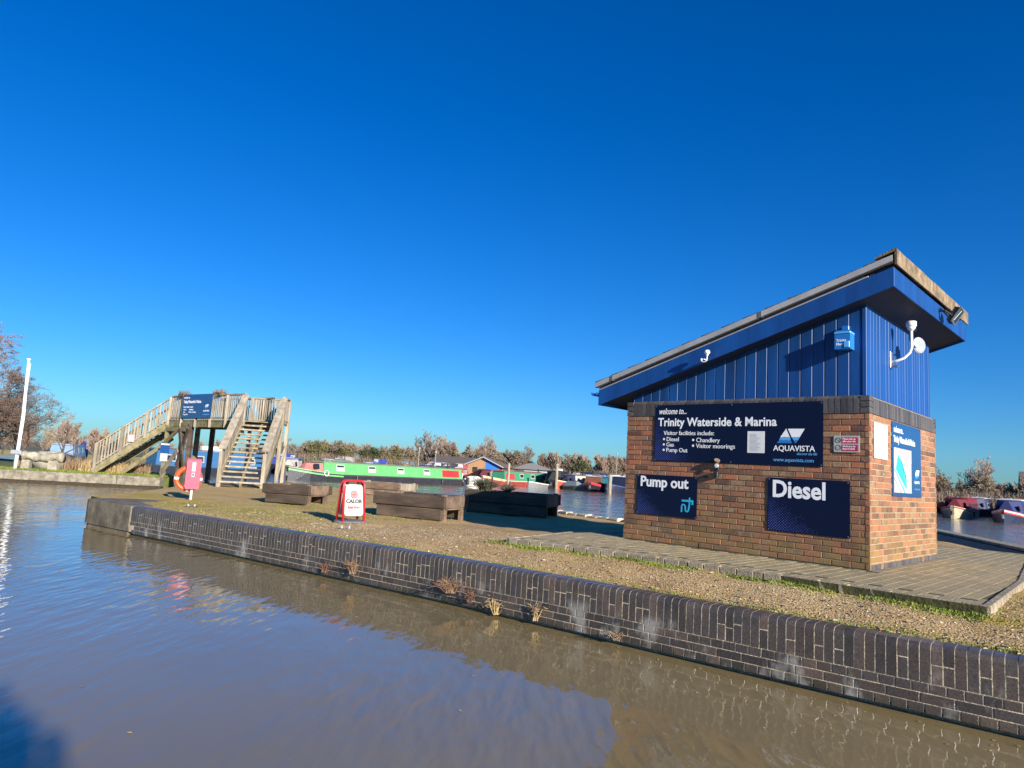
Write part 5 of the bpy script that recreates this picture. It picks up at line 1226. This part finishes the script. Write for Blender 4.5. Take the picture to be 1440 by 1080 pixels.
def tender(label, bow_pt, stern_pt, hullc, topc, covered=True, hw=.8):
    t, L = boat_root('tender', label, bow_pt, stern_pt, 'small open boats in the marina')
    st = hull_mb(L, hw, .42, .66, .44, L * .5, .3); loft(st, 0, 0, 0, False, -.2, .7).obj('hull', paint(hullc), t)
    loft(st, -.08, .015, .035, False).obj('gunwale', paint(topc), t)
    if covered: cabin_mb(-L * .42, L * .16, hw * .95, hw * .3, .42, .85, .2, .5, .08).obj('cover', paint(topc, .8), t)
    else:
        MB().box(-L * .25, -L * .15, -hw * .8, hw * .8, .26, .30).obj('seat', M['warm_timber'], t); MB().box(L * .05, L * .15, -hw * .8, hw * .8, .26, .30).obj('seat', M['warm_timber'], t)
    MB().cbox(-L / 2 - .28, -L / 2 + .02, -.14, .14, .1, .78, .05).obj('outboard_motor', M['black'], t)
    return t
tender('small pale grey open boat with a pointed bow before the black canvas boat', (2.35, 74.0), (4.4, 77.4), (.20, .20, .20), (.62, .64, .60), False)
tender('grey covered tender moored before the cream sided boat', (8.9, 74.4), (6.6, 77.2), (.10, .12, .12), (.16, .20, .21))
tender('small white cruiser tender at the stern of the green boat', (-2.2, 69.6), (-3.6, 66.2), (.62, .60, .54), (.70, .68, .60), True, .95)

# ------------------------------------------------------------------ posts, lamp standards
def mooring_post(label, x, y, h, r=.16):
    t = thing('mooring_post', label, 'post', (x, y, WATER - .8), group='pale timber mooring posts in the marina')
    MB().tube([(0, 0, 0), (0, 0, h + .8)], [r, r * .9], 10).obj('pile', M['timber'], t); MB().lathe([(.0, 0), (r * 1.08, 0), (r * 1.08, .07), (.0, .14)], 10, 'z', (0, 0, h + .8)).obj('cap', M['pale_concrete'], t)
mooring_post('mooring post close to the dark navy boat beside the brick pump house', 10.45, 70.0, 1.75, .19)
mooring_post('tall mooring post in front of the cream sided boat', 5.45, 75.5, 2.6, .17)
mooring_post('thin mooring post in front of the red and green narrowboat', .2, 71.8, 2.3, .14)
def lamp_post(label, x, y, h):
    t = thing('lamp_post', label, 'lamp post', (x, y, -.4), group='white lamp posts on the marina pontoons')
    MB().tube([(0, 0, 0), (0, 0, h)], [.045, .035], 8).obj('pole', M['pale_concrete'], t); MB().lathe([(.0, 0), (.10, .02), (.12, .18), (.08, .26), (.0, .28)], 10, 'z', (0, 0, h)).obj('lamp_head', M['pale_concrete'], t)
lamp_post('white lamp post with a flag like bracket behind the middle of the green boat', -10.6, 83, 3.2)
lamp_post('shorter white lamp post near the maroon roofed narrowboat', -8.6, 83, 2.9)
lamp_post('tall lamp post behind the far boats near the evergreen', 15.0, 95, 4.4)

# ------------------------------------------------------------------ club house and other far buildings
t = thing('club_house', 'low timber club house with grey roof and an orange and blue gable', 'building', (-5.6, 92, -.2), R(-8)); t.scale = (.84, 1, .64)
M['orange_board'] = mat('orange_boarding', (.34, .19, .095), .7, .2, 5); M['bright_blue'] = mat('bright_blue_board', (.02, .14, .52), .6, .1); M['roof_grey'] = mat('brown_grey_roof', (.13, .10, .085), .9, .25, 3)
MB().box(-5.2, 3.4, 0, 8, 0, 2.55).obj('wall', M['dark_timber'], t)
MB().prism([(.6, 0), (5.8, 0), (5.8, 2.5), (3.2, 4.05), (.6, 2.5)], -1.0, .05, 'y').obj('gable_wall', M['orange_board'], t)
MB().prism([(3.6, 1.6), (5.6, 1.6), (5.6, 2.5), (3.6, 3.7)], -1.05, -1.0, 'y').obj('gable_panel', M['bright_blue'], t)
for s_ in (-1, 1):
    MB().prism([(3.2, 4.30), (3.2, 4.12), (3.2 + s_ * 3.2, 2.22), (3.2 + s_ * 3.2, 2.40)], -1.5, 8, 'y').obj('gable_roof', M['roof_grey'], t)
    MB().prism([(3.2, 4.34), (3.2, 4.10), (3.2 + s_ * 3.25, 2.18), (3.2 + s_ * 3.25, 2.42)], -1.56, -1.5, 'y').obj('barge_board', M['grey_plastic'], t)
MB().prism([(-.6, 2.45), (8.4, 2.45), (8.4, 2.55), (4, 4.1), (3.8, 4.1), (-.6, 2.58)], -5.6, .7, 'x').obj('roof', M['roof_grey'], t)
MB().box(-5.6, .7, -.66, -.6, 2.40, 2.62).obj('fascia', M['grey_plastic'], t)
for i, x in enumerate((-4.6, -3.4, -2.1, -.9)):
    w_ = MB().box(x - .45, x + .45, -.05, .0, 1.0, 2.1).obj('window', M['grey_plastic'] if i % 2 else M['white'], t); MB().box(x - .36, x + .36, -.08, -.05, 1.1, 2.0).obj('pane', M['glass'], w_)
MB().box(1.5, 2.3, -1.04, -1.0, 1.1, 2.1).obj('window', M['glass'], t)
t = thing('marquee', 'pale grey pitched roof of a low pavilion behind the boats', 'building', (3.4, 95, -.2), R(4)); t.scale = (.9, 1, .66)
MB().box(-2.6, 2.6, -1.6, 1.6, 0, 2.2).obj('wall', M['grey_plastic'], t)
MB().add([(-3.2, -2, 2.2), (3.2, -2, 2.2), (3.2, 2, 2.2), (-3.2, 2, 2.2), (-.5, 0, 3.5), (.5, 0, 3.5)], [(0, 1, 5, 4), (2, 3, 4, 5), (1, 2, 5), (3, 0, 4), (3, 2, 1, 0)]).obj('roof', mat('pale_roof', (.20, .19, .175), .8, .1), t)
t = thing('far_house', 'brown roofed house beyond the trees past the pump house', 'building', (66, 79.5, -.2), R(-34)); t.scale = (1, 1, .82)
MB().box(-5, 7, 0, 7, 0, 3.0).obj('wall', M['warm_timber'], t)
MB().prism([(-.7, 2.8), (7.7, 2.8), (3.5, 5.9)], -5.6, 7.6, 'x').obj('roof', M['roof_grey'], t)
MB().cbox(1.0, 1.8, 3.1, 3.9, 5.2, 6.9, .03).obj('chimney', M['brick'], t)
for x in (-3, 0, 3): MB().box(x - .6, x + .6, -.04, .0, 1.0, 2.2).obj('window', M['glass'], t)

# ------------------------------------------------------------------ trees
def branch_tree(seed, H, nlev=4, spread=.9, first=.25, up_=.55, sides=4, r0=.12, weep=0.0, nkid=(5, 5, 5, 4), lenf=.62, twig=.006):
    r = random.Random(seed); trunk, crown = MB(), MB()
    def grow(p, d, L, rad, lev):
        pts_ = [p]; q = p; dd = d.copy(); ns = 4 if lev < 2 else 3
        for i in range(ns):
            dd = (dd + Vector((r.gauss(0, .16), r.gauss(0, .16), r.gauss(0, .10) + (.07 * up_ if lev else .0) - weep * (lev > 1) * .22 * (i + 1)))).normalized(); q = q + dd * (L / ns); pts_.append(q)
        rs = [rad * (1 - .75 * i / ns) for i in range(ns + 1)]
        (trunk if lev < 2 else crown).tube(pts_, [max(twig, x) for x in rs], max(3, sides + 1 - lev), False)
        if lev >= nlev: return
        for k_ in range(nkid[lev]):
            t_ = first + (1 - first) * (k_ + r.random()) / nkid[lev] if lev == 0 else .2 + .8 * (k_ + r.random()) / nkid[lev]
            f_ = min(t_, .999) * ns; i = int(f_); b_ = pts_[i].lerp(pts_[i + 1], f_ - i)
            ax = (pts_[i + 1] - pts_[i]).normalized(); side = Vector((r.gauss(0, 1), r.gauss(0, 1), r.gauss(0, .5))); side = (side - ax * side.dot(ax)).normalized()
            nd = (ax * (1 - spread * .5) + side * spread + Vector((0, 0, up_ * .4))).normalized()
            grow(b_, nd, L * lenf * r.uniform(.65, 1.15) * (1.15 - .45 * t_), max(twig, rs[i] * .55), lev + 1)
    grow(Vector((0, 0, 0)), Vector((0, 0, 1)), H * .62, r0, 0)
    return trunk, crown
def put_tree(name, label, loc, tc, tm, cm, cat='tree', group=None, rz=0, sc=1):
    t = thing(name, label, cat, loc, rz, group); t.scale = (sc, sc, sc)
    tc[0].obj('trunk', M[tm], t); tc[1].obj('crown', M[cm], t); return t
put_tree('bare_tree', 'large spreading bare brown tree behind the flagpole', (-27.6, 35.2, -.3), branch_tree(2, 6.6, 5, 1.0, .10, .45, 5, .14, 0, (14, 8, 6, 5, 4), .64, .007), 'bark', 'twig_dark')
put_tree('bare_tree', 'dense bare brown tree lower down beside the flagpole', (-28.6, 38.0, -.3), branch_tree(12, 5.6, 5, 1.0, .06, .3, 5, .13, 0, (13, 8, 6, 5, 4), .64, .008), 'bark', 'twig_dark')
put_tree('weeping_tree', 'tall bare tree with drooping reddish twigs rising over the brown trees', (-27.8, 39.8, -.3), branch_tree(5, 12.8, 4, .75, .5, .6, 5, .15, .55, (11, 9, 9, 6), .48, .008), 'bark', 'twig_red')
put_tree('bare_tree', 'small pale bare tree with a few clear limbs left of the footbridge'.replace('left of', 'standing by'), (-28.0, 43.5, -.3), branch_tree(21, 4.0, 4, .8, .15, .6, 4, .10, 0, (7, 5, 4, 4), .62, .007), 'bark', 'twig_pale')
# far hedge line: a few kinds, each copied
kinds = []
def hedge_kind(seed, H, cm, tm, leaf=None, nk=(10, 7, 6, 5), spread=.9, up_=.7, tw=.020):
    tr_, cr = branch_tree(seed, H, 4 if leaf is None else 3, spread, .05, up_, 4, .11, 0, nk, .62, tw)
    me_t = tr_.mesh('trunk', M[tm])
    if leaf:
        r = random.Random(seed); lf = MB()
        pool = cr.v[::7]
        for i in range(5200):
            p = Vector(r.choice(pool)) + Vector((r.gauss(0, .16), r.gauss(0, .16), r.gauss(0, .16))); s_ = r.uniform(.05, .12)
            a, b = Vector((r.gauss(0, 1), r.gauss(0, 1), r.gauss(0, 1))).normalized() * s_, Vector((r.gauss(0, 1), r.gauss(0, 1), r.gauss(0, 1))).normalized() * s_
            lf.add([p - a, p + b, p + a, p - b], [(0, 1, 2, 3)])
        cr.v, cr.f = lf.v, lf.f
        me_c = cr.mesh('crown', M[leaf])
    else: me_c = cr.mesh('crown', M[cm])
    return me_t, me_c
HK = {'reddish': [hedge_kind(31, 5, 'twig_red', 'bark', None, (12, 7, 6, 5), .55, 1.5), hedge_kind(32, 5, 'twig_red', 'bark', None, (12, 7, 6, 5), .55, 1.5)], 'tan': [hedge_kind(33, 5, 'twig_tan', 'bark', None, (12, 7, 6, 5), .55, 1.5), hedge_kind(34, 5, 'twig_tan', 'bark')],
      'brown': [hedge_kind(35, 5, 'twig', 'bark', None, (12, 7, 6, 5), .55, 1.5), hedge_kind(36, 5, 'twig', 'bark')], 'pale': [hedge_kind(37, 5, 'twig_pale', 'twig_pale', None, (9, 6, 5, 4), .6, 1.2, .012)],
      'olive': [hedge_kind(38, 5, None, 'bark', 'olive'), hedge_kind(39, 5, None, 'bark', 'olive')], 'green': [hedge_kind(40, 5, None, 'bark', 'evergreen')]}
HL = {'reddish': 'bare reddish bush in the far line of trees behind the boats', 'tan': 'bare tan bush in the far line of trees behind the boats', 'brown': 'bare brown bush in the far line of trees behind the boats', 'pale': 'pale bare tree standing up above the far line of bushes', 'olive': 'olive green leafy bush in the far line of trees', 'green': 'dark evergreen bush in the far line of trees'}
rt_ = random.Random(8)
def hedge(kind, x, y, H):
    mt, mc = rt_.choice(HK[kind]); t = thing('hedge_tree' if kind != 'pale' else 'bare_tree', HL[kind], 'tree', (x, y, -.25), rt_.uniform(0, 6.28), kind + ' trees along the far shore')
    s_ = H / 4.6; t.scale = (s_ * rt_.uniform(.95, 1.25), s_ * rt_.uniform(.95, 1.25), s_)
    link(mt, 'trunk', t); link(mc, 'crown', t)
x = -47.0
while x < 19.5:
    ratio = x / 100.0
    if x < -33: k_, H = rt_.choice(['brown', 'tan', 'reddish']), rt_.uniform(2.2, 3.2)
    elif x < -13: k_, H = rt_.choice(['olive', 'tan', 'brown', 'reddish', 'brown']), rt_.uniform(3.3, 4.3)
    elif x < -4: k_, H = rt_.choice(['tan', 'brown', 'reddish', 'brown', 'tan']), rt_.uniform(3.7, 4.8)
    else: k_, H = rt_.choice(['reddish', 'tan', 'reddish', 'tan', 'brown']), rt_.uniform(3.6, 4.6)
    hedge(k_, x, 100 + rt_.uniform(-1.5, 3.5) - (abs(x + 10) * .12), H); x += rt_.uniform(.5, .9)
for x, y, H in ((-12.8, 101, 5.3), (-11.2, 100, 6.2), (-9.6, 102, 5.5), (-10.4, 104, 5.9), (-3.6, 104, 6.2), (2.5, 105, 5.2)): hedge('pale', x, y, H)
for x, y, H in ((-20.5, 98, 4.0), (-24, 97, 3.8), (11.4, 96, 3.8)): hedge('green', x, y, H)
for i in range(40):
    a = R(29.0 + i * .34); d = 92 + rt_.uniform(-3, 6); hedge(rt_.choice(['brown', 'brown', 'tan', 'reddish', 'tan', 'olive']), d * math.sin(a), d * math.cos(a), rt_.uniform(3.0, 4.3))
for a_, d, H in ((31.6, 95, 5.0), (34.2, 94, 5.8), (30.6, 96, 5.0)): hedge('pale', d * math.sin(R(a_)), d * math.cos(R(a_)), H)
for i in range(10):
    a = R(-37 + i * 1.05); d = 74 + rt_.uniform(-3, 6); hedge(rt_.choice(['brown', 'tan', 'reddish']), d * math.sin(a), d * math.cos(a), rt_.uniform(2.4, 3.4))
x = 20.0
while x < 46:
    hedge(rt_.choice(['reddish', 'tan', 'brown', 'brown', 'olive']), x, float(np.interp(x, [14, 30, 46], [98, 94, 82])) + rt_.uniform(-.5, 3), rt_.uniform(3.4, 4.6)); x += rt_.uniform(1.0, 1.5)
# scrub along the water's edge
def scrub_place(r):
    if r.random() < .74: x = r.uniform(-36, 20); return x, 97.5 - abs(x + 10) * .12 + r.uniform(-1.5, 2.5), -.25
    a = R(r.uniform(28.5, 44)); d = r.uniform(84, 90); return d * math.sin(a), d * math.cos(a), -.25
blades('undergrowth', 'brown winter undergrowth along the far shore', scrub_place, 16000, 2.1, M['twig'], .035, 6, .8)

# ------------------------------------------------------------------ plants at the foot of the quay wall
M['dead_weed'] = mat('dead_weed_stem', (.17, .09, .06), .9, .3, 3, objrand=.2)
def quay_plant(label, u, n, h, sp, mats, z=-.60, seed=0, th=.0035, droop=.7):
    p, d = quay_frame(u); nn = Vector((d.y, -d.x, 0)); nn = nn if nn.dot(N1) > 0 else -nn
    q = p + nn * .03; return tuft('dry_weed', label, 'plant', (q.x, q.y, z), n, h, sp, mats, th, seed, droop, 'dead weeds growing from the quay wall joints')
quay_plant('largest reddish dead weed hanging on the brick quay wall', 3.60, 120, .21, .28, (M['dead_weed'], M['rust_straw']), -.56, 1)
quay_plant('reddish dead weed beside the largest one on the quay wall', 3.30, 60, .18, .16, (M['dead_weed'],), -.62, 2)
quay_plant('straw coloured dead weed at the waterline of the quay wall', 2.90, 26, .24, .16, (M['straw'],), -.69, 3, .005)
quay_plant('thin bent straw weed low on the quay wall', 2.35, 18, .26, .15, (M['straw'], M['rust_straw']), -.66, 4, .004)
quay_plant('reddish dead weed on the quay wall below the red framed sign', 5.35, 60, .24, .22, (M['dead_weed'], M['rust_straw']), -.58, 5)
quay_plant('small brown weed farther along toward the concrete quay end', 5.95, 40, .18, .16, (M['dead_weed'],), -.64, 6)
quay_plant('tiny moss brown weed below the Pump out sign', 1.35, 40, .11, .16, (M['twig'], M['rust_straw']), -.66, 7)

# ------------------------------------------------------------------ loose stones and grass on the strip
def strip_point(r, umin=-2.6, umax=11, k=1.7):
    while True:
        u = umin + (umax - umin) * r.random() ** k; e = smooth_rim(u) - COPE; o = e - r.random() ** 1.3 * 2.6
        p = F(u, o)
        if inside(p.x, p.y, outline) and not inside(u, o, PAV): return p.x, p.y
r_ = random.Random(77); mb = MB()
for i in range(14000):
    x, y = strip_point(r_); s_ = r_.uniform(.004, .010) * (1.8 if r_.random() < .07 else 1); z = gz(x, y)
    a = r_.uniform(0, 6.28); ex, ey = s_ * r_.uniform(.7, 1.5), s_ * r_.uniform(.6, 1.1); c_, n__ = math.cos(a), math.sin(a)
    P = [(ex, 0, 0), (0, ey, 0), (-ex, 0, 0), (0, -ey, 0)]
    vs = [(x + px * c_ - py * n__, y + px * n__ + py * c_, z + r_.uniform(0, .003)) for px, py, _ in P] + [(x + r_.uniform(-.3, .3) * s_, y + r_.uniform(-.3, .3) * s_, z + s_ * r_.uniform(.5, 1.0))]
    mb.add(vs, [(0, 1, 4), (1, 2, 4), (2, 3, 4), (3, 0, 4)])
tag(mb.obj('gravel', M['stone']), 'loose pale stones scattered over the strip of land', 'gravel', kind='stuff')
def paving_edge(r):
    while True:
        u = r.uniform(-2.6, 4.4); d = abs(r.gauss(0, .10)) + .012
        if u < -1.46:
            p = F(u, 1.6 + r.uniform(-1.2, .3))
            if r.random() < .6: continue
        else: p = F(u, front_o(u) + d)
        n = math.sin(u * 4.1) + math.sin(u * 9.3 + 1) * .6
        if n + r.uniform(-1, 1) > -.3: return p.x, p.y, gz(p.x, p.y)
blades('moss_grass', 'bright green mossy grass along the paving edge', paving_edge, 4200, .028, M['grass'], .006, 8, .9)
def cope_edge(r):
    u = -2.2 + 13 * r.random() ** 1.4; p = F(u, smooth_rim(u) - COPE - abs(r.gauss(0, .07))); return p.x, p.y, gz(p.x, p.y)
blades('edge_grass', 'sparse short grass behind the brick coping', cope_edge, 2600, .025, M['grass'], .005, 9, .9)
def tip_place(r):
    while True:
        u = r.uniform(8.2, 13.2); o = r.uniform(-1.5, 4.2); p = F(u, o)
        if inside(p.x, p.y, outline): return p.x, p.y, gz(p.x, p.y)
blades('tip_grass', 'short mossy turf on the rounded end of the strip', tip_place, 2600, .025, M['grass'], .008, 10, .9)

# ------------------------------------------------------------------ pontoon and stone edge behind the apron
t = thing('pontoon', 'low mooring pontoon with pale deck edge behind the paved apron', 'pontoon', (11.2, 17.0, WATER), math.atan2(-3.4, -.95))
MB().cbox(-9, 12, -.1, .1, .36, .68, .02).obj('side_beam', paint((.012, .02, .06), .5), t)  # dark navy puts the shade on this face into its colour
MB().cbox(-9, 12, -.12, .30, .685, .74, .01).obj('deck', M['edging'], t)
MB().box(-9, 12, .0, .25, -.2, .35).obj('float', M['black'], t)

# ------------------------------------------------------------------ unseen shrub added behind the viewer to throw a shadow onto the water
tr_, cr_ = branch_tree(61, 3.6, 3, 1.0, .1, .4, 5, .08, 0, (9, 7, 6, 4), .62, .006)
r_ = random.Random(61); lf = MB(); pool = cr_.v[::3]
for i in range(9000):
    p = Vector(r_.choice(pool)) + Vector((r_.gauss(0, .10), r_.gauss(0, .10), r_.gauss(0, .08))); s_ = r_.uniform(.04, .08)
    a, b = Vector((r_.gauss(0, 1), r_.gauss(0, 1), r_.gauss(0, 1))).normalized() * s_, Vector((r_.gauss(0, 1), r_.gauss(0, 1), r_.gauss(0, 1))).normalized() * s_
    lf.add([p - a, p + b, p + a, p - b], [(0, 1, 2, 3)])
t = thing('shadow_shrub', 'unseen evergreen shrub added behind the viewer to shade the water corner', 'shrub', (5.62, -7.8, -.2)); t.scale = (1.05, 1.05, 1.40)
tr_.obj('trunk', M['bark'], t); lf.obj('crown', M['evergreen'], t)

# floating leaves and scum on the canal
r_ = random.Random(15); mb = MB()
for i in range(260):
    if r_.random() < .75:
        u = r_.uniform(-3, 11); p = F(u, smooth_rim(u) + .06 + abs(r_.gauss(0, .25))); x, y = p.x, p.y
    else: x, y = r_.uniform(-6, 4), r_.uniform(3.5, 12)
    u, o = UO(x, y)
    if o < smooth_rim(min(u, 13)) + .03: continue
    s_ = r_.uniform(.004, .014); a = r_.uniform(0, 6.28)
    mb.add([(x + s_ * k * math.cos(a + q), y + s_ * k * math.sin(a + q), WATER + .004 + r_.uniform(0, .003)) for q, k in ((0, 1.5), (1.2, .7), (2.4, .8), (3.3, 1.3), (4.6, .7))], [(0, 1, 2, 3, 4)])
tag(mb.obj('floating_leaves', M['straw']), 'small pale leaves and specks floating on the canal', 'leaves', kind='stuff')

# fallen leaves on the strip
r_ = random.Random(99); mb = MB()
for i in range(1500):
    x, y = strip_point(r_, -2.6, 11, 1.4); z = gz(x, y) + .006; s_ = r_.uniform(.009, .022); a = r_.uniform(0, 6.28); tl2 = r_.uniform(-.5, .5)
    P = [(1.5, 0), (.5, .6), (-.8, .45), (-1.2, 0), (-.8, -.5), (.4, -.6)]
    mb.add([(x + s_ * (px * math.cos(a) - py * math.sin(a)), y + s_ * (px * math.sin(a) + py * math.cos(a)), z + s_ * (.25 + py * tl2 + .3 * abs(py))) for px, py in P], [(0, 1, 2, 3), (0, 3, 4, 5)])
M['leaf'] = mat('dead_leaf', (.34, .22, .10), .85, .3, 9, objrand=.5, second=(.50, .38, .22))
tag(mb.obj('fallen_leaves', M['leaf']), 'dead pale leaves scattered over the stony strip', 'leaves', kind='stuff')
